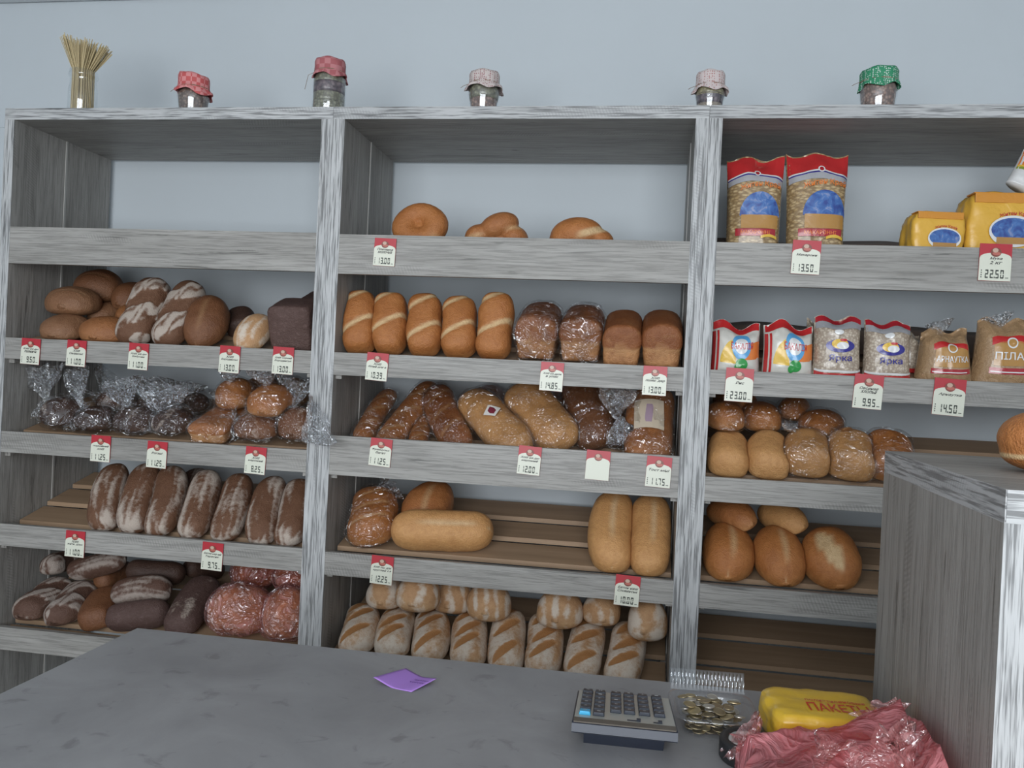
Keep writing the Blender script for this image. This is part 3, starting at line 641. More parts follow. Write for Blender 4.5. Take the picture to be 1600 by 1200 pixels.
# ------------------------------------------------------------------ bay 2, fourth level
G = 'wheat loaves on the fourth shelf'
leaning('wrapped_loaf', 'golden loaf in a clear bag above the 12.25 tag', 'bagged bread', 576, 862, 592, 772, 0.06, 0.25, 70, 'golden', 'long', P_cuts, row=4, group=G, bag=True, tail=[(px(592, 775, 0.2), Vector((0.5, 0.0, 0.5)), 0.06, 0.07)])
leaning('wheat_loaf', 'brown oval loaf standing behind the crosswise loaf', 'bread', 652, 836, 682, 755, 0.15, 0.22, 76, 'amber', 'batard', P_slit, row=4, group=G, hr=0.75)
leaning('wheat_loaf', 'smooth pale loaf lying crosswise on the slats', 'bread', 610, 852, 771, 856, 0.07, 0.30, 62, 'pale', 'long', P_slit, row=4, group=G, hr=0.85)
leaning('wheat_loaf', 'pale long loaf leaning above the 10.00 tag', 'bread', 949, 896, 957, 772, 0.05, 0.30, 66, 'pale', 'long', P_slit, row=4, group=G, hr=0.75)
leaning('wheat_loaf', 'pale long loaf leaning against the upright on fourth shelf', 'bread', 1014, 902, 1019, 778, 0.05, 0.30, 62, 'pale', 'long', P_slit, row=4, group=G, hr=0.75)

# ------------------------------------------------------------------ bay 2, fifth level
G = 'slashed floury loaves standing in a row'
for k, (x0, x1, vt, vb) in enumerate([(536, 594, 946, 1008), (583, 648, 950, 1013), (643, 706, 954, 1018), (702, 764, 958, 1026), (762, 823, 955, 1032), (822, 882, 960, 1038), (878, 948, 968, 1046), (944, 1012, 974, 1054)]):
    ln = 8 if k in (0, 1, 6, 7) else 3
    leaning('slashed_loaf', '%s slashed floury loaf counting from the middle upright' % ORD[k], 'bread', (x0 + x1) / 2 - ln, vb, (x0 + x1) / 2 + ln, vt, 0.06, 0.22, 57, 'white_floured', 'long', P_leaf, row=5, group=G, hr=0.72)
G = 'small floury rolls on the slashed loaves'
for lab, uc, vc, wp, hp in (('floury roll lying across the first two slashed loaves', 592, 930, 56, 44), ('floury roll resting on the second and third slashed loaves', 645, 936, 64, 50), ('swirled floury roll resting on the third slashed loaf', 699, 940, 64, 50), ('heavily floured roll resting on the fourth slashed loaf', 757, 946, 66, 54), ('floury roll under the 10.00 tag leaning on the sixth slashed loaf', 872, 958, 70, 56), ('floury roll between the sixth and eighth slashed loaves', 938, 957, 56, 44), ('floury roll by the right-hand upright above the eighth slashed loaf', 1012, 975, 58, 62)):
    facing('floury_roll', lab, 'bread', uc, vc + 4, wp + 5, hp + 4, 0.11, 0.13, 'white_floured', 'batard', P_swirl, group=G, pitch=10)
facing('floury_roll', 'floury roll high at the back behind the 12.25 tag', 'bread', 605, 912, 56, 34, 0.24, 0.13, 'white_floured', 'batard', P_swirl, group=G)

# ------------------------------------------------------------------ bay 3, third and fourth levels
G = 'pale loaves on the third shelf by the cabinet'
leaning('wheat_loaf', 'unwrapped pale loaf against the right upright on third shelf', 'bread', 1136, 748, 1136, 680, 0.05, 0.21, 62, 'pale', 'long', P_plain, row=3, group=G, hr=0.8)
leaning('wheat_loaf', 'unwrapped pale loaf beside the first filmed loaf', 'bread', 1197, 752, 1194, 680, 0.05, 0.21, 62, 'pale', 'long', P_plain, row=3, group=G, hr=0.8)
leaning('wrapped_loaf', 'plain pale loaf in glossy film next to the unwrapped loaves', 'bagged bread', 1260, 756, 1255, 684, 0.05, 0.21, 68, 'pale', 'long', P_plain, row=3, group=G, hr=0.8, bag=True)
sq = flat('sticker_brown_line', (0.30, 0.13, 0.05), 0.4); sq2 = flat('sticker_tan', (0.52, 0.28, 0.12), 0.4)
leaning('wrapped_loaf', 'pale loaf in glossy film with a small square sticker', 'bagged bread', 1329, 760, 1322, 682, 0.05, 0.21, 70, 'pale', 'long', P_plain, row=3, group=G, hr=0.8, bag=True, sticker=(0.045, -0.02, 0.028, 0.028, (sq, sq2), 0.3))
leaning('wrapped_loaf', 'pale loaf in glossy film half hidden by the cabinet', 'bagged bread', 1392, 764, 1384, 684, 0.06, 0.21, 68, 'golden', 'long', P_plain, row=3, group=G, hr=0.8, bag=True)
for lab, uc, vc, wp, hp, y0, bg, yw in (('pale loaf in film lying on the first unwrapped loaf', 1137, 658, 60, 44, 0.13, True, 0), ('pale loaf in film lying on the second unwrapped loaf', 1195, 656, 62, 46, 0.13, True, 0), ('pale loaf in film tilted on the plain filmed loaf', 1270, 669, 68, 42, 0.13, True, 25), ('pale loaf in film at the back beside the rice tag', 1232, 640, 48, 36, 0.24, True, 20), ('pale loaf topmost at the back behind the 23.00 tag', 1153, 626, 68, 32, 0.24, False, 0)):
    facing('wrapped_loaf' if bg else 'wheat_loaf', lab, 'bagged bread' if bg else 'bread', uc, vc, wp, hp, y0, 0.17, 'golden', 'batard', P_plain, group=G, bag=bg, pitch=10, yaw=yw)
fv, ff = fan((0, 0, 0), Vector((0.2, -0.5, 0.4)), Vector((1, 0, 0)), 0.025, 0.035, 92, flat_=0.7)
o = mk('bag_knot', fv, ff, M['tail'], None, True); o.location = px(1228, 672, 0.10); tag(o, 'small crumpled bag knot between the piled filmed loaves', 'plastic bag')
G = 'golden batons on the fourth shelf by the cabinet'
leaning('wheat_loaf', 'broad golden loaf against the right upright on fourth shelf', 'bread', 1142, 914, 1134, 822, 0.05, 0.24, 78, 'golden', 'batard', P_slit, row=4, group=G, hr=0.75)
leaning('wheat_loaf', 'golden loaf between the broad one and the split one', 'bread', 1228, 924, 1204, 826, 0.05, 0.24, 78, 'golden', 'batard', P_slit, row=4, group=G, hr=0.75)
leaning('wheat_loaf', 'golden loaf with a wide pale split in its crust', 'bread', 1308, 930, 1280, 828, 0.05, 0.24, 88, 'golden', 'batard', P_gash, row=4, group=G, hr=0.75)
leaning('wheat_loaf', 'golden loaf lying on the broad loaf', 'bread', 1180, 826, 1112, 802, 0.12, 0.19, 50, 'amber', 'batard', P_plain, group=G, hr=0.85)
leaning('wheat_loaf', 'pale-tipped golden loaf lying beside the upper one', 'bread', 1258, 832, 1190, 806, 0.12, 0.19, 50, 'pale', 'batard', P_plain, group=G, hr=0.85)


# ------------------------------------------------------------------ settle the bread: nothing passes through its neighbours or the boards
from mathutils.bvhtree import BVHTree
RAYD = Vector((0.31, -0.83, 0.46)).normalized()
def bay_of(x): return 0 if x < -0.035 else 1 if x < 1.0355 else 2
def row_of(c):
    for r in (2, 3, 4, 5):
        if c.z > surf(r, c.y): return r
    return 5
def wv(ob, mw): return [mw @ v.co for v in ob.data.vertices]
def bbx(vs, e=0.0): return [(min(v[k] for v in vs) - e, max(v[k] for v in vs) + e) for k in range(3)]
def hit(a, b): return all(a[k][0] < b[k][1] and b[k][0] < a[k][1] for k in range(3))
def inb(p, b): return all(b[k][0] <= p[k] <= b[k][1] for k in range(3))
def inside(tree, p):
    n = 0; q = p.copy()
    for _ in range(12):
        h = tree.ray_cast(q, RAYD)
        if h[0] is None: break
        n += 1; q = h[0] + RAYD * 1e-5
    return n % 2 == 1
def load(e):
    e['v'] = wv(e['outer'], e['mw']); e['b'] = bbx(e['v']); e['t'] = BVHTree.FromPolygons(e['v'], e['f'])
for e in REG:
    e['f'] = [list(p.vertices) for p in e['outer'].data.polygons]; load(e)
    c = sum(e['v'], Vector()) / len(e['v']); e['row'] = row_of(c); e['bay'] = bay_of(c.x)
def board(p, bay, row):
    """keep a point out of the boards of its compartment"""
    q = p.copy(); x0, x1 = BX[bay][1], BX[bay][2]
    q.x = min(max(q.x, x0 + 0.0024), x1 - 0.0024); q.y = min(q.y, D + 0.02)
    if q.z < SH[bay][row][1]: q.y = max(q.y, 0.0195)
    top = 1.6215 if row == 2 else surf(row - 1, q.y) - (0.0545 if min(q.x - x0, x1 - q.x) < 0.019 else 0.0245)
    q.z = min(q.z, top)
    if q.y < 0.0195: q.z = min(q.z, SH[bay][row - 1][0] - 0.0005)
    q.z = max(q.z, surf(row, q.y) + 0.0002); return q
for _ in range(2):                        # loaves laid on others slide along their line of sight until they rest instead of sinking in
    for e in REG:
        if not e['laid']: continue
        near = [o for o in REG if o is not e and hit(bbx(e['v'], 0.13), o['b'])]
        d = (e['mw'].translation - CAM).normalized(); samp = e['v'][::7]; best = None
        for dz in (0.0, 0.008):
            for k in (0, -1, 1, -2, 2, -3, 3, -4):
                sh = d * (k * 0.015) + Vector((0, 0, dz)); cost = (0.020 * k if k > 0 else -0.008 * k) + dz * 1.2
                for p in samp:
                    q = p + sh; cost += (q - board(q, e['bay'], e['row'])).length * 0.25
                    for o in near:
                        if inb(q, o['b']) and inside(o['t'], q): cost += 0.15 * o['t'].find_nearest(q)[3]
                if best is None or cost < best[0]: best = (cost, sh)
        if best[1].length > 0:
            e['mw'].translation += best[1]; load(e)
for e in REG: e['root'].matrix_world = e['mw']
for it in range(4):                       # soft crusts flatten where they press together
    mv = [dict() for _ in REG]
    for i, a in enumerate(REG):
        for j in range(i + 1, len(REG)):
            b = REG[j]
            if not hit(a['b'], b['b']): continue
            for (k1, e1, e2) in ((i, a, b), (j, b, a)):
                for n_, p in enumerate(e1['v']):
                    if inb(p, e2['b']) and inside(e2['t'], p):
                        h = e2['t'].find_nearest(p)
                        if h[0] is not None:
                            s_ = (h[0] - p) * (0.56 if it < 3 else 1.0); o_ = mv[k1].get(n_)
                            if o_ is None or s_.length > o_.length: mv[k1][n_] = s_
    for e, m1 in zip(REG, mv):
        for n_, s_ in m1.items(): e['v'][n_] = e['v'][n_] + s_
        e['v'] = [board(p, e['bay'], e['row']) for p in e['v']]
        e['b'] = bbx(e['v']); e['t'] = BVHTree.FromPolygons(e['v'], e['f'])
for e in REG:
    inv = e['mw'].inverted()
    e['outer'].data.vertices.foreach_set('co', [c for v in e['v'] for c in (inv @ v)]); e['outer'].data.update()
    if e['loaf']:                          # bread stays inside its bag
        vs = wv(e['loaf'], e['mw']); out = []
        for p in vs:
            if not inside(e['t'], p):
                h = e['t'].find_nearest(p); p = h[0] + (h[0] - p).normalized() * 0.0012 if (h[0] - p).length > 1e-6 else p
            out.append(inv @ p)
        e['loaf'].data.vertices.foreach_set('co', [c for v in out for c in v]); e['loaf'].data.update()
    for tl in e['tails']:                  # loose film lies on whatever it meets
        out = []
        for p in wv(tl, e['mw']):
            for o in REG:
                if o is not e and inb(p, o['b']) and inside(o['t'], p):
                    h = o['t'].find_nearest(p); p = h[0] + (h[0] - p).normalized() * 0.0012
            out.append(inv @ board(p, e['bay'], e['row']))
        tl.data.vertices.foreach_set('co', [c for v in out for c in v]); tl.data.update()

# ------------------------------------------------------------------ sweet knots and the bun on the cabinet
def blobs(name, label, cat, lobes, mat, loc, rot=(0, 0, 0), vox=0.0035, group=None, pale=None):
    bm = bmesh.new()
    for (cx, cy, cz, rx, ry, rz, az, ax) in lobes:
        mt = Matrix.Translation((cx, cy, cz)) @ Matrix.Rotation(az, 4, 'Y') @ Matrix.Rotation(ax, 4, 'X') @ Matrix.Diagonal((rx, ry, rz, 1))
        bmesh.ops.create_icosphere(bm, subdivisions=3, radius=1.0, matrix=mt)
    me = bpy.data.meshes.new('tmp'); bm.to_mesh(me); bm.free()
    ob = bpy.data.objects.new('tmp', me); COL.objects.link(ob)
    md = ob.modifiers.new('r', 'REMESH'); md.mode = 'VOXEL'; md.voxel_size = vox
    ms = ob.modifiers.new('s', 'SMOOTH'); ms.iterations = 4; ms.factor = 0.5
    dg = bpy.context.evaluated_depsgraph_get(); m2 = bpy.data.meshes.new_from_object(ob.evaluated_get(dg))
    V = [v.co.copy() for v in m2.vertices]; F = [list(p.vertices) for p in m2.polygons]
    bpy.data.objects.remove(ob); bpy.data.meshes.remove(me); bpy.data.meshes.remove(m2)
    T = [(sst(-0.03, 0.02, v.z), pale(v) if pale else 0.0, 0.0) for v in V]
    o = mk(name, V, F, M[mat], None, True, T); o.location = loc; o.rotation_euler = rot
    return tag(o, label, cat, group)
G = 'sweet knotted buns'
z1 = ROWZ[1]
ring = [(0, 0.004, 0.05, 0.03, 0.022, 0.03, 0, 0)] + [(0.047 * math.cos(a), 0.0, 0.058 + 0.042 * math.sin(a), 0.036 + 0.005 * math.sin(2 * a + 1), 0.036, 0.034, 0, 0) for a in [2 * math.pi * k / 26 for k in range(26)]]
p = px(654, 352, 0.11); blobs('knotted_bun', 'golden ring-shaped bun with a dimpled centre', 'bun', ring, 'golden', (p.x, 0.11, z1 + 0.0195), (R(-18), 0, 0), group=G, pale=lambda v: 0.8 * sst(0.03, 0.0, v.z) * sst(0.03, 0.06, v.x))
p = px(777, 355, 0.11); blobs('knotted_bun', 'golden three-lobed bun beside the ring-shaped bun', 'bun', [(0.005, 0, 0.075, 0.062, 0.055, 0.040, R(-22), 0), (-0.055, 0.0, 0.045, 0.042, 0.045, 0.036, R(-20), 0), (0.055, 0.0, 0.042, 0.040, 0.045, 0.036, R(25), 0), (0.0, 0.02, 0.04, 0.07, 0.05, 0.04, 0, 0)], 'amber', (p.x, 0.11, z1), group=G, pale=lambda v: 0.7 * sst(0.012, 0.0, abs(v.z - 0.055 - 0.25 * v.x)) * sst(0.02, 0.05, abs(v.x)))
p = px(908, 358, 0.11); blobs('knotted_bun', 'golden domed bun with a pale torn seam', 'bun', [(-0.012, 0, 0.055, 0.078, 0.06, 0.052, R(-6), 0), (0.058, 0.005, 0.04, 0.040, 0.045, 0.034, R(25), 0), (-0.05, 0, 0.04, 0.042, 0.05, 0.038, 0, 0)], 'golden', (p.x, 0.11, z1), group=G, pale=lambda v: sst(0.016, 0.004, abs(v.z - 0.055 - 0.35 * (v.x - 0.02))) * sst(-0.02, 0.02, v.x))
blobs('round_bun', 'orange-brown bun with a pale seam on the cabinet top', 'bun', [(0, 0, 0.045, 0.060, 0.060, 0.042, 0, 0), (0, 0, 0.026, 0.056, 0.056, 0.026, 0, 0)], 'golden', (1.445, -1.075, 1.1755), pale=lambda v: max(sst(0.005, 0.001, abs(v.z - 0.024 - 0.05 * v.x)), 0.9 * sst(0.006, 0.002, abs(v.x + 0.012)) * sst(0.03, 0.04, v.z)))

# ================================================================== price tags
red = flat('tag_red', (0.42, 0.022, 0.035), 0.4); ivory = flat('tag_ivory', (0.66, 0.67, 0.57), 0.35); ink = flat('tag_ink', (0.03, 0.03, 0.03), 0.6)
lcd = flat('tag_price_black', (0.05, 0.06, 0.05), 0.5); em1 = flat('emblem_brown', (0.20, 0.055, 0.04), 0.4); em2 = flat('emblem_light', (0.52, 0.36, 0.28), 0.4); em3 = flat('emblem_rose', (0.45, 0.13, 0.10), 0.4)
ghost = flat('tag_unlit_segments', (0.50, 0.51, 0.44), 0.5)
def disc(cx, cz, rx, rz, y, n=18):
    return [(cx + rx * math.cos(2 * math.pi * k / n), y, cz + rz * math.sin(2 * math.pi * k / n)) for k in range(n)], [list(range(n))]
def put2(geo, x0, x1, z0, z1, y):
    V, F = geo; return [(x0 + (x1 - x0) * a, y, z0 + (z1 - z0) * b) for a, b in V], F
_cards = {}
def price_tag(u, v, price, lines, label, sc=1.0, rot=0.0, blank=False):
    p = px(u, v, -0.004); t = thing('price_tag', label, 'price tag', p, 'price tags on the shelf fronts'); t.rotation_euler = (0, R(rot), 0)
    w, h = 0.0645 * sc, 0.080 * sc; hw, hh = w / 2, h / 2
    if sc not in _cards:
        card = box('card', -hw, hw, 0.0, 0.0022, -hh, hh, red, t)
        n = 9; arc = [(hw * 0.99, 0.10 * h)] + [(hw * 0.97 * math.cos(math.pi * k / n), (0.13 + 0.13 * math.sin(math.pi * k / n)) * h) for k in range(n + 1)] + [(-hw * 0.99, 0.10 * h)]
        poly = [(-hw * 0.995, -hh * 0.99)] + [(hw * 0.995, -hh * 0.99)] + arc
        V = [(x, -0.0008, z) for x, z in poly] + [(x, 0.0005, z) for x, z in poly]; nn = len(poly)
        F = [list(range(nn)), list(range(nn, 2 * nn))[::-1]] + [[i, nn + i, nn + (i + 1) % nn, (i + 1) % nn] for i in range(nn)]
        pan = mk('white_panel', V, F, ivory, t)
        e1 = mk('emblem', *disc(0, 0.27 * h, 0.17 * w, 0.125 * h, -0.0014), em1, t)
        e2 = mk('emblem_pale_spot', *disc(-0.02 * w, 0.32 * h, 0.09 * w, 0.06 * h, -0.0018), em2, t)  # paler oval on the emblem
        e3 = mk('emblem_band', *disc(0.02 * w, 0.235 * h, 0.13 * w, 0.045 * h, -0.0017), em3, t)
        for e_ in (e2, e3): e_.parent = e1
        _cards[sc] = (card, pan, e1, e2, e3)
    else:
        prev = None
        for k, src in enumerate(_cards[sc]):
            c = src.copy(); COL.objects.link(c); c.parent = prev if k >= 3 else t
            if k == 2: prev = c
    if blank:
        return t
    if lines:
        g = []
        zt = 0.085 * h if len(lines) == 2 else 0.05 * h
        for k, ln in enumerate(lines):
            wd = min(0.84, 0.085 * len(ln) + 0.06) * w
            g.append(put2(text_geo(ln, 1, 0.35), -wd / 2 + 0.02 * w, wd / 2 + 0.02 * w, zt - 0.03 * h - k * 0.105 * h, zt + 0.055 * h - k * 0.105 * h, -0.0012))
        mk('handwriting', *merge(*g), ink, t)
    mk('price_figures', *put2(seg_geo(price, th=0.17), (-0.30 if len(price) == 5 else -0.16) * w, 0.28 * w, -0.43 * h, -0.20 * h, -0.0012), lcd, t)
    mk('small_print', *merge(put2(([(0, 0), (1, 0), (1, 1), (0, 1)], [[0, 1, 2, 3]]), 0.33 * w, 0.43 * w, -0.42 * h, -0.40 * h, -0.0012), *[put2(([(0, 0), (1, 0), (1, 1), (0, 1)], [[0, 1, 2, 3]]), -0.43 * w, -0.40 * w, (-0.42 + 0.06 * q) * h, (-0.385 + 0.06 * q) * h, -0.0012) for q in range(4)]), lcd, t)['kind'] = 'stuff'
    return t
X = 'Хліб'
TAGS = [(601, 394, '13.00', ['Плетенка', 'молочна'], 'price tag reading 13.00 below the ring-shaped bun', 1, 2),
 (1259.5, 402, '13.50', ['Макарони'], 'price tag reading 13.50 below the two pasta bags', 1.13, 2), (1555, 410, '22.50', ['Мука', '2 кг'], 'price tag reading 22.50 below the yellow flour packs', 1.2, 1),
 (47.5, 549, '9.50', ['Хліб на дм', 'пшеничн'], 'price tag reading 9.50 next to the left side panel', 1, 2), (119, 552, '11.00', [X, 'Селянськ'], 'price tag reading 11.00 below the round orange-brown loaf', 1, 2),
 (216, 557, '11.00', ['Хліб на дм', 'Бабусин'], 'price tag reading 11.00 below the floury twisted loaves', 1, 2), (358.5, 561.5, '13.00', [X, 'Бородинськ'], 'price tag reading 13.00 below the dark and speckled loaves', 1, 2),
 (442, 563.5, '13.00', ['Хліб чорний', 'Бородинськ'], 'price tag reading 13.00 below the dark square loaf', 1, 1.5),
 (589, 573, '10.39', [X, 'білий для в'], 'price tag reading 10.39 below the golden twisted loaves', 1, 3), (862, 588.5, '14.85', ['Хліб на дріж', 'в упак'], 'price tag reading 14.85 below the filmed domed loaves', 1, 2), (1023, 595, '13.00', [X, 'пшен. дер'], 'price tag reading 13.00 below the unwrapped domed loaves', 1, 1),
 (1155, 601.5, '23.00', ['Рис'], 'price tag reading 23.00 below the rice bags', 1.13, 1.5), (1356.5, 612, '9.95', ['Овсяная', 'хлопья'], 'price tag reading 9.95 below the oat flake bags', 1.13, 3), (1483, 620.5, '14.50', ['Арнаутка'], 'price tag reading 14.50 below the groats bags', 1.2, 3),
 (157, 701, '11.25', ['порційний', 'хліб'], 'price tag reading 11.25 below the knotted bags of dark loaves', 1, 1), (245, 710.5, '11.25', ['Рогані'], 'price tag reading 11.25 nearer the bagged golden tin loaf', 1, 2), (399, 719.5, '8.25', [X, 'нарізний'], 'price tag reading 8.25 below the crumpled clear bag', 1, 2.5),
 (594.5, 707, '11.25', ['Французьк', 'багет'], 'price tag reading 11.25 below the filmed baguettes', 1, 4), (827, 719.5, '12.00', ['Хліб на дм', 'нарізний'], 'price tag reading 12.00 below the pale filmed loaves', 1, 3), (1029, 737.5, '11.75', ['Тост міні'], 'price tag reading 11.75 below the loaf with the large label', 1.05, 2.5),
 (117, 850, '11.00', [X, 'житн. діжк'], 'price tag reading 11.00 below the bare slats and floured loaves', 1, 1), (331.5, 869.5, '9.75', ['Батон нар-ий', 'Тарасик'], 'price tag reading 9.75 above the large pink bag', 1.03, 2),
 (596.5, 891, '12.25', ['Хліб пш. діж', 'круглий 0.8'], 'price tag reading 12.25 below the bagged golden loaf', 1.02, 2.5), (980, 923, '10.00', ['Батон наш', 'Словянськ'], 'price tag reading 10.00 below the two pale long loaves', 1.05, 2.5)]
for t_ in TAGS: price_tag(*t_)
price_tag(934, 727, '', None, 'price tag left blank to imitate glare below the crumpled bag', 1.02, 2, blank=True)  # writing left off this card to stand in for glare

# ================================================================== printed packs
def pack_fn(w, h, t, wtop=1.0, wbot=1.0, taper=0.72, seed=0, wrk=0.004, lean=0.0, slump=0.0):
    so = Vector((seed * 3.1, seed * 1.7, seed * 2.3))
    def S(u, v, side=-1, off=0.0):
        wid = w / 2 * (wbot + (wtop - wbot) * v)
        bul = (0.80 + 0.20 * sst(0, 0.25, v)) * (1 - sst(taper, 1.0, v)) ** 0.8
        au = min(1.0, abs(u)); th = t / 2 * bul * max(0.0, 1 - au ** 3.2) ** 0.55 + 0.0012
        n = noise.noise(Vector((u * 2.2, v * 4.5, side)) + so); n2 = noise.noise(Vector((u * 6, v * 11, side * 2)) + so)
        tp = sst(taper - 0.1, 1, v)
        y = side * (th + off) + wrk * (n + 0.6 * n2) * (0.35 + 1.6 * tp) * (1 if side < 0 else -1)
        z = h * v + slump * h * 0.1 * math.sin(2.2 * u + seed) * v * v + wrk * 1.5 * tp * math.sin(5 * u + seed)
        return Vector((wid * u * (1 - 0.03 * math.sin(math.pi * v)), y + 0.02 * lean * tp, z))
    return S
def pack_mesh(S, nu=26, nv=34):
    V, F = [], []
    for side in (-1, 1):
        b = len(V)
        for j in range(nv + 1):
            for i in range(nu + 1): V.append(S(-1 + 2 * i / nu, j / nv, side))
        for j in range(nv):
            for i in range(nu):
                q = [b + j * (nu + 1) + i, b + j * (nu + 1) + i + 1, b + (j + 1) * (nu + 1) + i + 1, b + (j + 1) * (nu + 1) + i]
                F.append(q if side < 0 else q[::-1])
    n1 = (nu + 1) * (nv + 1)
    for j in range(nv):
        F.append([j * (nu + 1), (j + 1) * (nu + 1), n1 + (j + 1) * (nu + 1), n1 + j * (nu + 1)])
        F.append([j * (nu + 1) + nu, n1 + j * (nu + 1) + nu, n1 + (j + 1) * (nu + 1) + nu, (j + 1) * (nu + 1) + nu])
    for i in range(nu): F.append([i, n1 + i, n1 + i + 1, i + 1])
    return V, F
def dec(S, geo, off):
    return [S(max(-0.99, min(0.99, a)), max(0.0, min(1.0, b)), -1, off) for a, b in geo[0]], geo[1]
def g_ell(cu, cv, ru, rv, rings=4, n=26, a0=0.0, a1=2 * math.pi, inner=0.0):
    V, F = [], []; full = a1 - a0 > 6.28; m_ = n if full else n + 1
    for r in range(rings + 1):
        q = inner + (1 - inner) * r / rings
        for k in range(m_):
            a = a0 + (a1 - a0) * k / n; V.append((cu + ru * q * math.cos(a), cv + rv * q * math.sin(a)))
    for r in range(rings):
        for k in range(n):
            k2 = (k + 1) % m_; F.append([r * m_ + k, (r + 1) * m_ + k, (r + 1) * m_ + k2, r * m_ + k2])
    return V, F
def g_band(u0, u1, v0, v1, nu=16, nv=3, arch=0.0, arch0=None):
    V, F = [], []; arch0 = arch if arch0 is None else arch0
    for j in range(nv + 1):
        for i in range(nu + 1):
            u = u0 + (u1 - u0) * i / nu; t = j / nv; ar = (arch0 * (1 - t) + arch * t) * (1 - ((u - (u0 + u1) / 2) / ((u1 - u0) / 2)) ** 2)
            V.append((u, v0 + (v1 - v0) * t + ar))
    for j in range(nv):
        for i in range(nu): F.append([j * (nu + 1) + i, j * (nu + 1) + i + 1, (j + 1) * (nu + 1) + i + 1, (j + 1) * (nu + 1) + i])
    return V, F
def g_text(s, u0, u1, v0, v1, arch=0.0, slope=0.0):
    V, F = text_geo(s, 1, 0.0)
    return [(u0 + (u1 - u0) * a, v0 + (v1 - v0) * b + arch * (1 - (2 * a - 1) ** 2) + slope * a) for a, b in V], F
def grain(name, c1, c2, c3, scale, gloss=0.12, stretch=(1, 1, 1), coat=0.85):
    t = NT(name); c = t.coord(stretch); v = t.n('ShaderNodeTexVoronoi'); t.set(v.inputs['Vector'], c); v.inputs['Scale'].default_value = scale
    n = t.noise(c, 34.0, 4, 0.6, 1.5)
    sp = t.n('ShaderNodeSeparateColor'); t.set(sp.inputs[0], v.outputs['Color'])
    col = t.mix(sp.outputs[0], c1, c2); col = t.mix(t.math('MULTIPLY', t.remap(v.outputs['Distance'], 0.25, 0.6), 0.7), col, c3)
    t.p(Base__Color=col, Roughness=0.45, Coat__Weight=coat, Coat__Roughness=gloss, Normal=t.bump(n, 0.6, 0.008)); return t.m
def gloss(name, col, rough=0.22, bump=0.25, coat=0.4, scale=30.0):
    t = NT(name); c = t.coord(); n = t.noise(c, scale, 3, 0.55, 0.8)
    t.p(Base__Color=col, Roughness=rough, Coat__Weight=coat, Coat__Roughness=0.1, Normal=t.bump(n, bump, 0.004)); return t.m
PR = gloss('print_red', (0.50, 0.028, 0.030)); PDR = gloss('print_dark_red', (0.36, 0.02, 0.03)); PB = gloss('print_blue', (0.06, 0.16, 0.42)); PN = gloss('print_navy', (0.025, 0.02, 0.22))
PW = gloss('print_white', (0.70, 0.70, 0.70)); PO = gloss('print_orange', (0.72, 0.20, 0.04)); PY = gloss('print_yellow', (0.72, 0.46, 0.06)); PG = gloss('print_green', (0.03, 0.28, 0.06)); PLB = gloss('print_light_blue', (0.10, 0.34, 0.62)); PGO = gloss('print_wheat', (0.42, 0.22, 0.06)); PGR = gloss('print_grey_film', (0.34, 0.34, 0.36))
def sky_print():
    t = NT('print_cloudy_sky'); c = t.coord((1, 1, 1)); n = t.noise(c, 40.0, 3, 0.6, 0.8)
    t.p(Base__Color=t.ramp(n, [(0.35, (0.03, 0.06, 0.26)), (0.55, (0.06, 0.16, 0.42)), (0.72, (0.30, 0.32, 0.48))]), Roughness=0.3, Coat__Weight=0.4); return t.m
PS = sky_print()
noodle = grain('noodles_in_film', (0.40, 0.27, 0.12), (0.60, 0.45, 0.25), (0.16, 0.09, 0.035), 70.0, 0.12, (1, 1, 2.2))
rice = gloss('white_rice_pack', (0.62, 0.60, 0.55), 0.3); oats = grain('oat_flakes_in_film', (0.60, 0.52, 0.42), (0.50, 0.42, 0.33), (0.26, 0.19, 0.14), 150.0)
groats = grain('fine_groats_in_film', (0.40, 0.255, 0.135), (0.45, 0.30, 0.17), (0.30, 0.18, 0.09), 420.0)
def pack(name, label, cat, u0, u1, vtop_, row, y0, t, base, decals, wtop=1.0, wbot=1.0, taper=0.72, tilt=8.0, yaw=0.0, seed=1, group=None, wrk=0.004, slump=0.0, partname='bag_body', v0=0.0):
    x0, x1 = px(u0, (vtop_ + 560) / 2, y0).x, px(u1, (vtop_ + 560) / 2, y0).x
    P = Vector(((x0 + x1) / 2, y0 + t / 2 + 0.004, 0)); P.z = surf(row, P.y - t * 0.25)
    P.z = surf(row, P.y - t / 2); zt = px((u0 + u1) / 2, vtop_, P.y + 0.02).z; w = x1 - x0; h = (zt - P.z) / math.cos(R(tilt))
    S0 = pack_fn(w, h, t, wtop, wbot, taper, seed, wrk, slump=slump)
    def S(u, v, side=-1, off=0.0):
        q = S0(u, v, side, off)
        if row == 2: q.z += (TAN + 0.1) * (q.y + t / 2) * (1 - v)      # the soft base settles on the sloping slats
        return q
    o = thing(name, label, cat, P, group); o.rotation_euler = (R(-tilt), 0, R(yaw))
    PV, PF = pack_mesh(S); mw = Matrix.Translation(P) @ Matrix.Rotation(R(yaw), 4, 'Z') @ Matrix.Rotation(R(-tilt), 4, 'X')
    o.location.z += max(surf(row, (mw @ v).y) - (mw @ v).z for v in PV) + 0.0004
    b = mk(partname, PV, PF, base, o, True)
    for k, (nm, geo, mt) in enumerate(decals):
        V, F = dec(S, ([(q[0], v0 + (1 - v0) * q[1]) for q in geo[0]], geo[1]), 0.0016 + 0.0004 * k); mk(nm, V, F, mt, b, True)
    return o, S, b
G = 'bags of pasta'
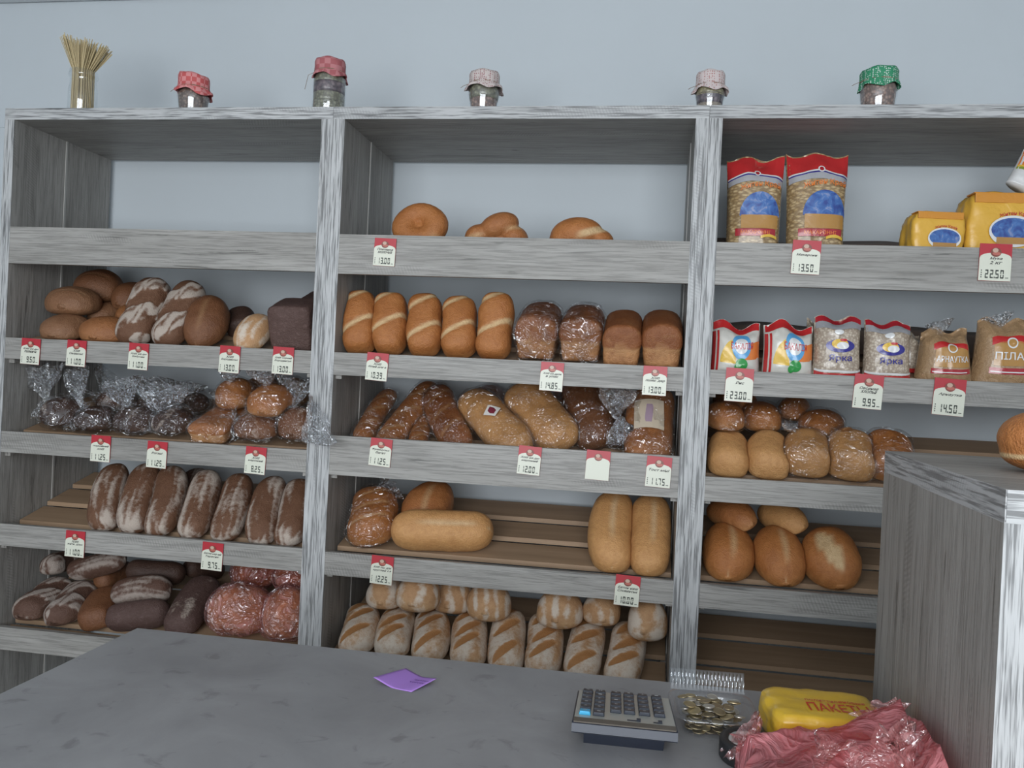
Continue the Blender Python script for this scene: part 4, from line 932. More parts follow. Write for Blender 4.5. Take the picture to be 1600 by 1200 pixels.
def pasta(lab, u0, u1, vt, sd, yaw):
    d = [('red_top_band', g_band(-0.99, 0.99, 0.74, 0.985, 20, 5, 0.0, 0.05), PR), ('navy_stripe', g_band(-0.97, 0.97, 0.705, 0.72, 20, 1, 0.05), PN), ('white_stripe', g_band(-0.97, 0.97, 0.722, 0.738, 20, 1, 0.05), PW),
         ('clear_film_band', g_band(-0.97, 0.97, 0.64, 0.705, 20, 2, 0.05), PGR), ('round_emblem', g_ell(0.05, 0.79, 0.11, 0.033), PW), ('emblem_centre', g_ell(0.05, 0.79, 0.07, 0.021), PDR),
         ('sky_picture', g_ell(0.18, 0.30, 0.74, 0.27, 4, 24, 0.0, math.pi), PS), ('wheat_picture', g_band(-0.50, 0.86, 0.16, 0.31, 12, 3), PGO),
         ('lettering', g_text('Житен Край', -0.55, 0.90, 0.565, 0.645, 0.035, 0.03), PO), ('red_ribbon', g_band(-0.70, 0.80, 0.075, 0.155, 16, 3, 0.0, 0.0), PDR), ('ribbon_lettering', g_text('МАКАРОННІ', -0.5, 0.6, 0.095, 0.135, 0.0), PO), ('yellow_flash', g_band(0.25, 0.85, 0.045, 0.075, 8, 1, 0.02), PY)]
    return pack('pasta_bag', lab, 'pasta bag', u0, u1, vt, 1, 0.06, 0.085, noodle, d, 1.0, 0.90, 0.74, 4, yaw, sd, G, 0.005, v0=0.11)
pasta('red-topped pasta bag next to the upright', 1131, 1224, 250, 3, -2)
pasta('red-topped pasta bag standing away from the upright', 1226, 1328, 244, 8, 3)
G = 'rice bags'
def ricebag(lab, u0, u1, vt, sd):
    d = [('orange_fan', g_ell(0.0, 0.22, 0.66, 0.46, 4, 14, 1.75, 3.1), PY), ('orange_corner', g_ell(0.98, 0.30, 0.75, 0.34, 4, 14, 1.57, 3.14), PO), ('red_stripe', g_band(-0.98, -0.86, 0.02, 0.80, 3, 14), PR), ('red_stripe', g_band(-0.80, -0.72, 0.02, 0.80, 3, 14), PR), ('red_top', g_band(-0.95, 0.95, 0.84, 0.99, 14, 3), PR),
         ('blue_ring', g_ell(0.20, 0.56, 0.40, 0.26), PLB), ('white_disc', g_ell(0.20, 0.57, 0.28, 0.16), PW), ('lettering', g_text('БАКАЛІЯ', -0.24, 0.68, 0.50, 0.63), PR), ('green_parsley', g_ell(0.22, 0.22, 0.24, 0.11), PG), ('green_leaf', g_ell(0.05, 0.16, 0.12, 0.07), PG)]
    return pack('rice_bag', lab, 'rice bag', u0, u1, vt, 2, 0.035, 0.085, rice, d, 0.98, 1.0, 0.62, 6, 0, sd, G, 0.006, 0.6)
ricebag('white rice bag with a blue ring beside the upright', 1113, 1192, 505, 4)
ricebag('white rice bag with a blue ring beside the oat flakes', 1196, 1277, 507, 9)
G = 'oat flake bags'
def oatbag(lab, u0, u1, vt, sd, extra=True):
    d = [('red_base', g_band(-0.97, 0.97, 0.0, 0.11, 14, 2), PR), ('white_line', g_band(-0.97, 0.97, 0.11, 0.145, 14, 1, 0.015), PW), ('grey_top_film', g_band(-0.97, 0.97, 0.80, 0.90, 14, 3), PGR), ('red_top', g_band(-0.97, 0.97, 0.90, 0.99, 14, 2), PDR),
         ('navy_oval', g_ell(0.02, 0.54, 0.62, 0.10), PN), ('yellow_mark', g_ell(0.0, 0.57, 0.36, 0.075), PY), ('white_mark', g_ell(0.12, 0.545, 0.26, 0.055), PW), ('red_mark', g_ell(0.15, 0.63, 0.16, 0.02), PR), ('white_cap_mark', g_ell(-0.05, 0.76, 0.20, 0.045), PW), ('lettering', g_text('Ярка', -0.46, 0.52, 0.285, 0.41), PN)] if extra else [('red_base', g_band(-0.97, 0.97, 0.0, 0.11, 14, 2), PR)]
    return pack('oat_flake_bag', lab, 'oat flakes', u0, u1, vt, 2, 0.035 if extra else 0.125, 0.075, oats, d, 0.97, 1.0, 0.74, 5, 0, sd, G, 0.005)
oatbag('oat flake bag with a blue logo next to the rice', 1276, 1353, 496, 5)
oatbag('oat flake bag with a blue logo next to the groats', 1356, 1432, 503, 6)
oatbag('oat flake bag half hidden behind the two logo bags', 1398, 1446, 520, 7, False)
oatbag('oat flake bag edge showing between rice and oats', 1264, 1310, 500, 13, False)
G = 'groats bags'
def groat(lab, u0, u1, vt, word, sd):
    d = [('red_banner', g_band(-0.62, 0.80, 0.60, 0.70, 14, 3, 0.06), PR), ('tan_field', g_band(-0.55, 0.78, 0.32, 0.61, 14, 4, 0.07, 0.0), PGO), ('red_base_line', g_band(-0.66, 0.80, 0.20, 0.29, 14, 2), PDR), ('white_line', g_band(-0.62, 0.66, 0.225, 0.24, 14, 1), PW), ('round_emblem', g_ell(0.10, 0.655, 0.20, 0.085), PW), ('emblem_centre', g_ell(0.10, 0.655, 0.15, 0.062), PGO), ('lettering', g_text(word, -0.52, 0.74, 0.41, 0.515), PW)]
    o, S, b = pack('groats_bag', lab, 'groats bag', u0, u1, vt, 2, 0.035, 0.105, groats, d, 0.80, 1.02, 0.62, 4, 0, sd, G, 0.006)
    V, F = fan(S(-0.1, 0.93, -1), Vector((-0.3, 0, 1)), Vector((1, 0, 0)), 0.035, 0.06, sd + 40); mk('film_top', V, F, M['tail'], b, True)
groat('groats bag with a red banner next to the oat flakes', 1442, 1533, 515, 'АРНАУТКА', 10)
groat('taller groats bag with a striped clear top', 1532, 1632, 500, 'ПІЛАВ', 11)
# brown paper liner behind the packs
def liner(name, label, x0, x1, y0, y1, z0, z1, sd):
    V, F = [], []; n = 40
    for i in range(n + 1):
        x = x0 + (x1 - x0) * i / n
        for j in range(6):
            t = j / 5; wv = 0.012 * noise.noise(Vector((x * 5, sd, 0))) * t + 0.006 * math.sin(x * 14 + sd) * t
            V.append((x, y0 + (y1 - y0) * t, z0 + (z1 - z0) * t + wv + 0.004 * t))
    for i in range(n):
        for j in range(5): F.append([i * 6 + j, (i + 1) * 6 + j, (i + 1) * 6 + j + 1, i * 6 + j + 1])
    o = mk(name, V, F, flat('liner_' + str(sd), (0.15, 0.10, 0.075), 0.7), None, True); md = o.modifiers.new('t', 'SOLIDIFY'); md.thickness = 0.002; tag(o, label, 'liner'); return o
liner('shelf_liner', 'dark brown wavy sheet behind the rice and groats bags', 1.075, 2.066, 0.24, 0.46, surf(2, 0.24) + 0.016, surf(2, 0.46) + 0.03, 3)
liner('shelf_liner', 'dark wavy sheet lying behind the pasta and flour', 1.075, 2.066, 0.22, 0.44, 1.654, 1.745, 5)
# paper flour packs
def flour(lab, x, y, wd, dp, h, yaw, sd):
    o = thing('flour_pack', lab, 'flour pack', (x, y, z1), 'yellow flour packs'); o.rotation_euler = (0, 0, R(yaw))
    bm = bmesh.new(); bmesh.ops.create_cube(bm, size=1.0); bmesh.ops.subdivide_edges(bm, edges=list(bm.edges), cuts=13, use_grid_fill=True)
    so = Vector((sd, sd * 2, 0))
    def sh(c):
        a = Vector((c.x * 2, c.y * 2, c.z * 2)); k = (abs(a.x) ** 8 + abs(a.y) ** 8 + abs(a.z) ** 10) ** (1 / 9) or 1; b = a / max(k, 0.7)
        n = noise.noise(Vector((b.x * 2, b.y * 2, b.z * 2)) + so) * 0.07 + noise.noise(b * 5 + so) * 0.035
        tz = 1 + 0.05 * (1 - b.z * b.z); tp = 1 - 0.10 * sst(0.55, 1.0, b.z)
        return Vector((b.x * wd / 2 * tz * (tp + n), b.y * dp / 2 * tz * (tp + n), h / 2 + b.z * h / 2 * (1 + n * 0.5)))
    for v in bm.verts: v.co = sh(v.co)
    V = [v.co.copy() for v in bm.verts]; bm.verts.index_update(); F = [[v.index for v in f.verts] for f in bm.faces]; bm.free()
    yel = gloss('yellow_paper_%d' % sd, (0.70, 0.40, 0.055), 0.36, 0.9, 0.15, 16.0)
    zm = min(v.z for v in V); V = [Vector((v.x, v.y, v.z - zm + 0.0003)) for v in V]
    b = mk('paper_body', V, F, yel, o, True)
    mk('folded_flap', *merge(box_geo(-wd * 0.46, wd * 0.46, -dp * 0.50, -dp * 0.05, h * 0.965, h * 0.985, 0.002), box_geo(-wd * 0.45, wd * 0.45, -dp * 0.53, -dp * 0.48, h * 0.84, h * 0.975, 0.002)), gloss('orange_paper_%d' % sd, (0.60, 0.25, 0.03), 0.4, 0.4, 0.1), b)
    def S(u, v, side=-1, off=0.0):
        tz = 1 + 0.05 * (1 - (2 * v - 1) ** 2); return Vector((u * wd / 2, -dp / 2 * tz * 1.055 - off, v * h))
    for k, (nm, g_, mt) in enumerate([('white_outline', g_ell(0.15, 0.34, 0.66, 0.26), PW), ('sky_picture', g_ell(0.15, 0.36, 0.60, 0.20, 4, 24), PS), ('wheat_picture', g_band(-0.30, 0.62, 0.13, 0.24, 10, 2), PGO), ('lettering', g_text('Житен Край', -0.25, 0.62, 0.54, 0.62, 0.05), PR)]):
        V, F = dec(S, ([(q[0], 0.16 + 0.84 * q[1]) for q in g_[0]], g_[1]), 0.001 + 0.0005 * k); mk(nm, V, F, mt, b, True)
p = px(1473, 360, 0.10); flour('small yellow paper flour pack', p.x - 0.019, 0.125, 0.135, 0.09, 0.135, 8, 2)
p = px(1565, 345, 0.10); flour('large yellow paper flour pack beside the small one', p.x + 0.012, 0.16, 0.19, 0.11, 0.195, 4, 6)
p = px(1612, 285, 0.10); o = thing('snack_pack', 'orange and white pack lying on the large flour pack', 'pack', (p.x + 0.012, 0.165, z1 + 0.206)); o.rotation_euler = (R(-8), R(28), R(8))
S = pack_fn(0.12, 0.11, 0.05, 1, 1, 0.7, 21, 0.004); b = mk('pack_body', *pack_mesh(S), PW, o, True)
for k, (nm, g_, mt) in enumerate([('orange_top', g_band(-0.98, 0.98, 0.45, 0.98, 12, 6), PO), ('green_band', g_band(-0.98, 0.98, 0.38, 0.45, 12, 1), gloss('print_olive', (0.25, 0.32, 0.05))), ('yellow_band', g_band(-0.98, 0.98, 0.45, 0.50, 12, 1), PY)]):
    V, F = dec(S, g_, 0.001 + 0.0005 * k); mk(nm, V, F, mt, b, True)

# ================================================================== jars on top of the shelving
def checks(name, c1, c2, scale, dots=False):
    t = NT(name); tc = t.coord((1, 1, 1), False)
    if dots:
        v = t.n('ShaderNodeTexVoronoi'); t.set(v.inputs['Vector'], tc); v.inputs['Scale'].default_value = scale; v.inputs['Randomness'].default_value = 0.35
        f = t.math('LESS_THAN', v.outputs['Distance'], 0.32)
    else:
        f = t.n('ShaderNodeTexChecker', i3=scale, Vector=tc).outputs[1]
    n = t.noise(tc, 60.0, 3); t.p(Base__Color=t.mix(f, c1, c2), Roughness=0.7, Normal=t.bump(n, 0.4, 0.003)); return t.m
string = flat('jar_string', (0.22, 0.15, 0.10), 0.8)
JY = 0.062
def jar(name, label, u, vcap, vglass, wpx, base, mats, cloth, skirt=0.18, neck=0.86, bulge=1.0, sd=0, tilt=0.0):
    p = px(u, vglass, JY); r = wpx * mpp(p) / 2; H = p.z - T1; top = px(u, vcap, JY).z - T1
    o = thing(name, label, 'jar', (p.x, JY, T1), 'decorative jars on top of the shelving'); rn = r * neck
    prof = [(r * base, 0.0), (r * (base + 0.03), 0.004), (r * (0.5 * base + 0.5) * bulge, H * 0.35), (r * bulge, H * 0.6), (r * 0.97, H * 0.8), (rn, H * 0.93), (rn, H)]
    mk('glass', *lathe(prof, 30), M['glass'], o, True)
    k = len(mats)
    for i, mt in enumerate(mats):
        a0, a1 = H * (0.02 + 0.90 * i / k), H * (0.02 + 0.90 * (i + 1) / k)
        def rad(z):
            for (ra, za), (rb, zb) in zip(prof, prof[1:]):
                if za <= z <= zb: return ra + (rb - ra) * (z - za) / max(1e-6, zb - za)
            return rn
        mk('contents', *lathe([(rad(a0 + (a1 - a0) * q / 4) - 0.003, a0 + (a1 - a0) * q / 4 - (0.004 if q == 0 and i else 0)) for q in range(5)], 26), mt, o, True)
    # cloth cover with a frilled skirt
    V, F = [], []; n = 40; ct_ = [(0.02, top), (rn * 0.7, top), (rn * 0.98, top - 0.003), (rn * 1.05, top - 0.010), (rn * 1.04, (top + H * 0.95) / 2 - 0.002), (rn * 1.06, H * 0.95), (r * (1.02 + skirt), H * 0.95 - 0.010), (r * (1.06 + skirt), H * 0.95 - 0.017)]
    for i, (rr, zz) in enumerate(ct_):
        for q in range(n):
            a = 2 * math.pi * q / n; f = 1 + (0.06 * math.sin(9 * a + sd) + 0.05 * math.sin(4 * a + 2 * sd)) * (1 if i >= 6 else 0.25 if i > 2 else 0)
            V.append((rr * f * math.cos(a), rr * f * math.sin(a), zz + (0.006 * math.sin(4 * a + sd) if i >= 6 else 0.0015 * math.sin(5 * a + sd)) + tilt * rr * math.cos(a) * 1.0))
    for i in range(len(ct_) - 1):
        for q in range(n):
            q2 = (q + 1) % n; F.append([i * n + q, i * n + q2, (i + 1) * n + q2, (i + 1) * n + q])
    F.append(list(range(n))[::-1]); c = mk('cloth_cover', V, F, cloth, o, True)
    md = c.modifiers.new('t', 'SOLIDIFY'); md.thickness = 0.0012
    ringp = [(rn * 1.08 * math.cos(2 * math.pi * q / 24), rn * 1.08 * math.sin(2 * math.pi * q / 24), H * 0.955) for q in range(25)]
    ends = [(-rn * 1.05, -rn * 0.3, H * 0.95), (-r * 1.25, -rn * 0.35, H * 0.88), (-r * 1.45, -rn * 0.3, H * (0.55 if sd == 2 else 0.82))]
    mk('string_tie', *merge(tube(ringp, 0.0013), tube(ends, 0.0007)), string, c, True)
    return o
beans = grain('brown_dried_beans', (0.20, 0.13, 0.10), (0.34, 0.25, 0.20), (0.05, 0.03, 0.025), 130.0, 0.2)
beans2 = grain('red_brown_dried_pieces', (0.30, 0.17, 0.13), (0.42, 0.29, 0.23), (0.06, 0.035, 0.03), 120.0, 0.2)
herb = grain('grey_green_dried_herbs', (0.20, 0.20, 0.13), (0.32, 0.31, 0.22), (0.08, 0.07, 0.05), 110.0, 0.2)
plum = grain('purple_dried_petals', (0.10, 0.06, 0.08), (0.24, 0.18, 0.19), (0.03, 0.02, 0.03), 90.0, 0.2)
sand_ = grain('layered_pale_seeds', (0.30, 0.25, 0.19), (0.36, 0.31, 0.24), (0.18, 0.13, 0.10), 260.0, 0.2)
ochre = grain('ochre_seeds', (0.34, 0.29, 0.15), (0.40, 0.35, 0.20), (0.15, 0.12, 0.06), 150.0, 0.2)
jar('jar', 'squat jar of dried beans under a red checked cloth', 303, 118, 138, 49, 0.86, [beans], checks('red_check', (0.50, 0.09, 0.09), (0.62, 0.24, 0.24), 70.0), 0.10, 0.90, sd=1, tilt=-0.12)
jar('jar', 'tall jar of dried herbs under a dusky red cloth', 516, 95, 112, 52, 0.98, [herb, herb, plum, herb], checks('dusky_red_check', (0.36, 0.10, 0.11), (0.46, 0.18, 0.19), 60.0), -0.02, 0.86, sd=2)
jar('jar', 'squat jar with a frilled white and maroon patterned cloth', 757, 114, 131, 50, 0.80, [beans2, herb], checks('maroon_pattern', (0.55, 0.48, 0.46), (0.26, 0.08, 0.09), 180.0, True), 0.10, 0.88, sd=3)
jar('jar', 'small jar of layered seeds under a pale pink lattice cloth', 1110, 114, 134, 47, 0.82, [sand_, plum, ochre], checks('pink_lattice', (0.58, 0.50, 0.49), (0.40, 0.20, 0.19), 150.0, True), 0.06, 0.86, sd=4)
jar('jar', 'squat jar of red-brown pieces under a green dotted cloth', 1373, 110, 128, 57, 0.86, [beans2], checks('green_dots', (0.03, 0.24, 0.12), (0.60, 0.66, 0.62), 190.0, True), -0.02, 0.92, sd=5, tilt=0.05)
p = px(131, 112, JY); H = p.z - T1
o = thing('spaghetti_jar', 'glass jar holding a fanned bunch of dry spaghetti', 'jar', (p.x, JY, T1), 'decorative jars on top of the shelving')
r = 22 * mpp(p)
mk('glass', *lathe([(r * 0.92, 0), (r * 0.97, 0.004), (r * 0.95, H * 0.55), (r * 0.86, H * 0.72), (r * 0.84, H * 0.82), (r * 0.97, H * 0.86), (r * 0.97, H * 0.92), (r * 0.92, H * 0.94), (r * 0.92, H)], 30), M['glass'], o, True)
rnd = random.Random(5); gs = []; tz = px(131, 66, JY).z - T1
for k in range(260):
    a = rnd.uniform(0, 6.283); q = math.sqrt(rnd.random()); lean_ = q * math.cos(a)
    zt = tz * (0.93 + 0.09 * rnd.random()) - 0.018 * lean_; sp = 1.55
    b0 = Vector((q * math.cos(a) * r * 0.74, q * math.sin(a) * r * 0.74, 0.004)); b1 = Vector((q * math.cos(a) * r * 0.72, q * math.sin(a) * r * 0.72, H)); b2 = b1 + Vector((q * math.cos(a) * r * sp * 0.75 + 0.004, q * math.sin(a) * r * 0.6, zt - H))
    gs.append(tube([b0, b1, b2], 0.0011, 4))
tag(mk('spaghetti', *merge(*gs), flat('dry_spaghetti', (0.52, 0.42, 0.24), 0.5), o), kind='stuff')

# ================================================================== things on the counter
# purple note
c4 = [Vector((0.449, -0.905, CTZ + 0.012)), Vector((0.483, -0.817, CTZ + 0.002)), Vector((0.556, -0.874, CTZ + 0.010)), Vector((0.524, -0.924, CTZ + 0.001))]
def note_pt(a, b, up=0.0):
    q = (c4[0] * (1 - a) + c4[3] * a) * (1 - b) + (c4[1] * (1 - a) + c4[2] * a) * b
    q = q.copy(); q.z -= 0.010 * math.sin(math.pi * a) * 0.6 * (1 - abs(a - 0.5)); q.z = max(q.z, CTZ + 0.0006) + up; return q
n = 14; V = [note_pt(i / n, j / n) for j in range(n + 1) for i in range(n + 1)]; F = [[j * (n + 1) + i, j * (n + 1) + i + 1, (j + 1) * (n + 1) + i + 1, (j + 1) * (n + 1) + i] for j in range(n) for i in range(n)]
ctr = Vector((0.503, -0.88, CTZ)); o = mk('sticky_note', [v - ctr for v in V], F, flat('violet_paper', (0.42, 0.22, 0.66), 0.7), None, True); o.location = ctr
tag(o, 'violet sticky note with curled corners on the counter', 'note')
md = o.modifiers.new('t', 'SOLIDIFY'); md.thickness = 0.0004
g = []
for k in range(2):
    g.append(tube([note_pt(0.55 + 0.40 * q / 22, 0.55 + 0.16 * k + 0.03 * math.sin(q * 2.3 + k), 0.0008) - ctr for q in range(23)], 0.0004, 4))
mk('scribbled_writing', *merge(*g), flat('pen_ink', (0.12, 0.05, 0.22), 0.6), o)

# desk calculator, its keyboard facing away from the customer
co = thing('desk_calculator', 'silver-faced desk calculator with dark keys and navy case', 'calculator', (0.889, -0.985, CTZ)); co.rotation_euler = (0, 0, R(1.5))
navy = flat('calculator_navy', (0.022, 0.028, 0.045), 0.35); silver = flat('calculator_silver', (0.50, 0.50, 0.46), 0.35, Metallic=0.3); keym = flat('calculator_key', (0.028, 0.034, 0.050), 0.4); blue = flat('calculator_blue_key', (0.05, 0.42, 0.70), 0.4); kw = flat('key_legend_white', (0.6, 0.6, 0.62), 0.5)
def prism(pts, x0, x1):
    n = len(pts); V = [(x0, y, z) for y, z in pts] + [(x1, y, z) for y, z in pts]
    return V, [list(range(n)), list(range(n, 2 * n))[::-1]] + [[i, n + i, n + (i + 1) % n, (i + 1) % n] for i in range(n)]
case = mk('case', *prism([(0.094, 0.012), (0.094, 0.022), (-0.095, 0.047), (-0.102, 0.046), (-0.104, 0.034), (-0.098, 0.030)], -0.0775, 0.0775), navy, co)
mk('base', *prism([(0.088, 0.0), (0.088, 0.014), (-0.090, 0.033), (-0.060, 0.0)], -0.060, 0.060), navy, co)
def kz(y): return 0.022 + (0.094 - y) / 0.189 * 0.025
mk('face_plate', *prism([(0.092, kz(0.092)), (0.092, kz(0.092) + 0.0018), (-0.088, kz(-0.088) + 0.0018), (-0.088, kz(-0.088))], -0.075, 0.075), silver, co)
mk('display_hood', *prism([(-0.088, kz(-0.088)), (-0.088, kz(-0.088) + 0.004), (-0.100, kz(-0.1) + 0.001), (-0.100, kz(-0.1) - 0.001)], -0.075, 0.075), flat('display_brown', (0.10, 0.085, 0.07), 0.25), co)
cols = [-0.060, -0.039, -0.013, 0.008, 0.031, 0.054]; sy = ['%', '√', '7', '8', '9', 'C', 'M', '-', '4', '5', '6', '=', '+', '/', '1', '2', '3', 'x', '0', 'R', '.', 'G', 'T', 'A', '<', '>', '0', '1', '4', '7', '8', '9', '5', '6']
kg = {}; si = 0
for ci, cx in enumerate(cols):
    nr = 6 if ci < 2 else 5
    for rr in range(nr):
        yc = 0.079 - rr * 0.0268; isb = (ci == 0 and rr == 5); z0 = kz(yc) + 0.0015
        V, F = box_geo(-0.0088, 0.0088, -0.0105, 0.0105, 0.0, 0.0055, 0.0015)
        V = [(x * (1 - 0.12 * (z > 0.003)), y * (1 - 0.15 * (z > 0.003)), z - y * 0.132) for x, y, z in V]
        k_ = mk('key', V, F, blue if isb else keym, co); k_.location = (cx, yc, z0)
        V, F = text_geo(sy[si % len(sy)], 0); si += 1
        mk('key_legend', [(0.0028 - 0.0056 * a, 0.0042 - 0.0065 * b, 0.0060 - (0.0042 - 0.0065 * b) * 0.132) for a, b in V], F, kw, k_)
for x0, x1, kx in ((0.004, 0.024, 0.021), (0.043, 0.056, 0.053)):
    y = -0.072; s_ = box('slider_slot', x0, x1, y - 0.0022, y + 0.0022, kz(y) + 0.0010, kz(y) + 0.0024, keym, co)
    box('slider_knob', kx - 0.003, kx + 0.003, y - 0.003, y + 0.004, kz(y) + 0.0024, kz(y) + 0.005, keym, s_)

# clear tray of coins
to = thing('coin_tray', 'clear plastic tray with a ribbed back full of coins', 'tray', (1.030, -0.935, CTZ)); to.rotation_euler = (0, 0, R(3))
def ring_(hx, hy, z, n=10, e=5):
    out = []
    for k in range(4 * n):
        a = 2 * math.pi * k / (4 * n); c, s = math.cos(a), math.sin(a); q = (abs(c) ** e + abs(s) ** e) ** (-1 / e); out.append((hx * c * q, hy * s * q, z))
    return out
rs = [ring_(0.045, 0.042, 0.0008), ring_(0.049, 0.046, 0.004), ring_(0.056, 0.055, 0.030), ring_(0.060, 0.058, 0.036), ring_(0.068, 0.065, 0.037), ring_(0.069, 0.066, 0.032)]
V = [q for r_ in rs for q in r_]; n = len(rs[0]); F = [list(range(n))[::-1]] + [[i * n + k, i * n + (k + 1) % n, (i + 1) * n + (k + 1) % n, (i + 1) * n + k] for i in range(len(rs) - 1) for k in range(n)]
mk('tray_body', V, F, M['clear'], to, True)
V, F = [], []; m_ = 120
for j, (yy, zz, am) in enumerate([(0.062, 0.036, 0.0), (0.067, 0.042, 0.0), (0.070, 0.050, 0.0025), (0.074, 0.058, 0.0025), (0.076, 0.064, 0.0), (0.080, 0.066, 0.0)]):
    for i in range(m_ + 1):
        x = -0.062 + 0.124 * i / m_; V.append((x, yy + am * math.sin(i * 2 * math.pi / 6), zz))
for j in range(5):
    for i in range(m_): F.append([j * (m_ + 1) + i, j * (m_ + 1) + i + 1, (j + 1) * (m_ + 1) + i + 1, (j + 1) * (m_ + 1) + i])
mk('ribbed_lid_hinge', V, F, film('clear_ribbed_plastic', (0.95, 0.96, 0.97), 0.03, (0.7, 0.72, 0.75), 0.05, 1.2, 8.0, 0.1, 0.15), to, True)
def coin_mat(name, c):
    t = NT(name); n = t.noise(t.coord(), 300.0, 3); t.p(Base__Color=c, Metallic=0.85, Roughness=0.42, Normal=t.bump(n, 0.4, 0.0006)); return t.m
cms = [coin_mat('coin_brass', (0.46, 0.38, 0.23)), coin_mat('coin_steel', (0.55, 0.53, 0.48)), coin_mat('coin_bronze', (0.38, 0.31, 0.20))]
coins = []
for mt in cms:
    V, F = lathe([(0.0001, 0.0004), (0.0080, 0.0004), (0.0086, 0.0), (0.0095, 0.0), (0.0098, 0.0003), (0.0098, 0.0014), (0.0095, 0.0017), (0.0086, 0.0017), (0.0080, 0.0013), (0.0001, 0.0013)], 22)
    me = bpy.data.meshes.new('coin'); me.from_pydata(V, [], F); me.materials.append(mt); coins.append(me)
rnd = random.Random(11); tw = Matrix.Translation((1.030, -0.935, CTZ)) @ Matrix.Rotation(R(3), 4, 'Z')
gi = 0
for layer in range(10):
    z = 0.0035 + layer * 0.0040; hx, hy = 0.035 + layer * 0.0014, 0.032 + layer * 0.0014
    if layer >= 8: hx, hy = 0.038, 0.030
    pts = []
    for tries in range(400):
        q = (rnd.uniform(-hx, hx), rnd.uniform(-hy, hy))
        if all((q[0] - a) ** 2 + (q[1] - b) ** 2 > 0.0185 ** 2 for a, b in pts): pts.append(q)
        if len(pts) >= (10 if layer < 8 else 8): break
    for (x, y) in pts:
        k = rnd.choice([0, 0, 1, 2]); o = bpy.data.objects.new('coin', coins[k]); COL.objects.link(o); sc = rnd.uniform(0.82, 1.12)
        o.matrix_world = tw @ Matrix.Translation((x, y, z + rnd.uniform(0, 0.001))) @ Matrix.Rotation(rnd.uniform(0, 6.28), 4, 'Z') @ Matrix.Rotation(R(rnd.uniform(2, 17) if layer else 1), 4, 'X') @ Matrix.Diagonal((sc, sc, 1, 1))
        tag(o, 'worn %s coin in the clear plastic tray' % ['brass-coloured', 'steel-coloured', 'bronze-coloured'][k], 'coin', 'coins in the clear tray')

# yellow pack of carrier bags
yo = thing('carrier_bag_pack', 'yellow plastic pack printed with red letters beside the coin tray', 'bag pack', (1.198, -0.940, CTZ)); yo.rotation_euler = (0, 0, R(4))
bm = bmesh.new(); bmesh.ops.create_cube(bm, size=1.0); bmesh.ops.subdivide_edges(bm, edges=list(bm.edges), cuts=15, use_grid_fill=True)
for v in bm.verts:
    a = v.co * 2; k = (abs(a.x) ** 7 + abs(a.y) ** 7 + abs(a.z) ** 4) ** (1 / 6.5) or 1; b = a / max(k, 0.7)
    n_ = 0.05 * noise.noise(Vector((b.x * 2.5, b.y * 2.5, b.z))) + 0.03 * noise.noise(b * 6)
    v.co = Vector((b.x * 0.089 * (1 + n_), b.y * 0.068 * (1 + n_), 0.031 + b.z * 0.0305 * (1 + n_ * 1.0)))
V = [v.co.copy() for v in bm.verts]; zmin = min(v.z for v in V); V = [Vector((v.x, v.y, v.z - zmin)) for v in V]; bm.verts.index_update(); F = [[v.index for v in f.verts] for f in bm.faces]; bm.free()
yb = mk('pack_body', V, F, gloss('yellow_plastic', (0.74, 0.47, 0.035), 0.32, 0.35, 0.3, 26.0), yo, True)
bv = BVHTree.FromPolygons(V, F)
def drop(x, y, up):
    h_ = bv.ray_cast(Vector((x, y, 0.2)), Vector((0, 0, -1))); return Vector((x, y, (h_[0].z if h_[0] else 0.05) + up))
for nm, tx, x0, x1, y0_, y1_ in (('lettering', 'ПАКЕТЫ', -0.028, 0.066, -0.040, -0.008), ('small_lettering', 'полиэтиленовые', -0.026, 0.066, -0.002, 0.007)):
    g2 = text_geo(tx, 1)
    mk(nm, [drop(x0 + (x1 - x0) * a, y0_ + (y1_ - y0_) * b, 0.0012) for a, b in g2[0]], g2[1], gloss('print_red_letters', (0.62, 0.045, 0.02)), yb)
vv, ff = fan((0.081, 0.02, 0.030), Vector((0.15, 0.1, 0.9)), Vector((0, 1, 0)), 0.022, 0.022, 33); mk('loose_corner', vv, ff, gloss('yellow_plastic_corner', (0.70, 0.45, 0.05), 0.3, 0.3), yb, True)

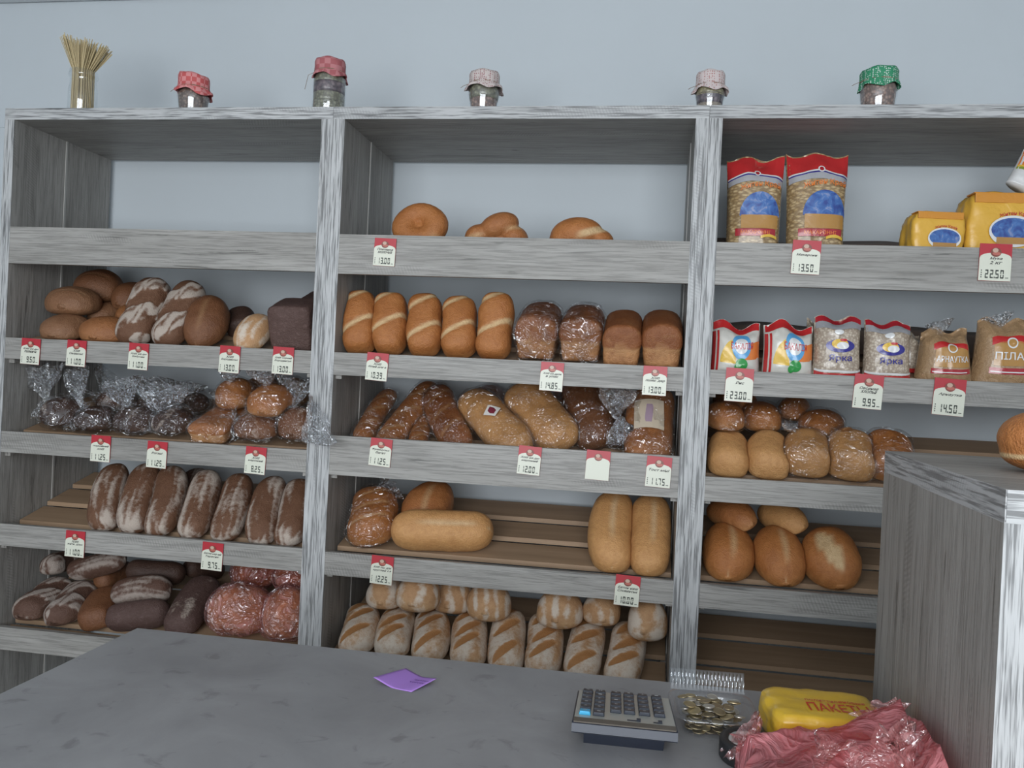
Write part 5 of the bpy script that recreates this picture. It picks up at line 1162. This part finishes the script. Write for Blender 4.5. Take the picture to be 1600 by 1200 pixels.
# crumpled pink carrier bags heaped against the cabinet
po = Vector((1.165, -1.21, CTZ)); V, F = [], []; nx, ny = 90, 100
def ridge(p_): return 1 - abs(noise.noise(p_)) * 2.4
for j in range(ny + 1):
    for i in range(nx + 1):
        a, b = i / nx, j / ny
        xl = 1.047 + 0.010 * math.sin(b * 9) + 0.006 * math.sin(b * 31); xr = 1.288 - 0.020 * b
        yb_ = -1.030 + 0.015 * a + 0.003 * math.sin(a * 14); x = xl + (xr - xl) * a; y = yb_ + (-1.415 - yb_) * b
        ed = min(sst(0, 0.06, a), sst(0, 0.045, b), sst(0, 0.05, 1 - b), sst(0, 0.015, 1 - a) * 0.4 + 0.6)
        base_h = 0.024 + 0.034 * a + 0.036 * a ** 5 + 0.022 * sst(0.05, 0.4, b) + 0.006 * math.sin(5.1 * b + 1)
        q = Vector((x * 6 + y * 3, y * 7 - x * 2, 0.3)); q2 = Vector((x * 13 - y * 9, y * 5 + x * 4, 2.3)); fold = 0.014 * ridge(q) + 0.009 * ridge(q2) + 0.0025 * ridge(q2 * 2.7)
        hz = 0.0006 + ed * max(0.004, base_h + fold)
        if ((x - 1.075) / 0.046) ** 2 + ((y + 1.035) / 0.052) ** 2 < 1: hz = max(hz, 0.0318)     # draped over the tape roll
        V.append(Vector((x, y, CTZ + hz)) - po)
for j in range(ny):
    for i in range(nx): F.append([j * (nx + 1) + i, (j + 1) * (nx + 1) + i, (j + 1) * (nx + 1) + i + 1, j * (nx + 1) + i + 1])
pink = thing('pink_carrier_bags', 'heap of crumpled pink carrier bags against the cabinet side', 'plastic bags', po)
pb = mk('crumpled_bag', V, F, M['pinkbag'], pink, True)
for k, (cx, cy, cz, ax, ln, wd) in enumerate([(1.262, -1.05, 0.085, (-0.2, -0.2, 0.5), 0.03, 0.06), (1.085, -1.06, 0.040, (-0.4, 0.0, 0.35), 0.03, 0.07), (1.14, -1.20, 0.07, (0.5, -0.4, 0.5), 0.05, 0.10), (1.23, -1.25, 0.10, (-0.5, -0.2, 0.4), 0.05, 0.11)]):
    vv, ff = fan(Vector((cx, cy, CTZ + cz - 0.012)) - po, Vector(ax), Vector((1, 0.3, 0)), ln, wd, 60 + k, flat_=0.5); mk('bag_handle', vv, ff, M['pinkfilm'], pink, True)

# black tape roll half under the pink bags
bo = thing('black_tape_roll', 'black rounded band half under the pink bags beside the coin tray', 'tape roll', (1.075, -1.035, CTZ)); bo.rotation_euler = (0, 0, R(-10))
V, F = [], []; n = 36; prof = [(0.040, 0.0), (0.042, 0.003), (0.042, 0.027), (0.040, 0.030), (0.031, 0.030), (0.029, 0.027), (0.029, 0.003), (0.031, 0.0)]
for k in range(n):
    a = 2 * math.pi * k / n
    for r_, z_ in prof: V.append((r_ * math.cos(a), r_ * 1.15 * math.sin(a), z_))
m_ = len(prof)
for k in range(n):
    for q in range(m_): F.append([k * m_ + q, ((k + 1) % n) * m_ + q, ((k + 1) % n) * m_ + (q + 1) % m_, k * m_ + (q + 1) % m_])
mk('black_band', V, F, flat('black_rubber', (0.018, 0.018, 0.02), 0.45), bo, True)
mk('white_core', [(x * 0.70, y * 0.70, z * 0.93 + 0.0002) for x, y, z in V], F, flat('tape_core_white', (0.55, 0.55, 0.53), 0.6), bo, True)
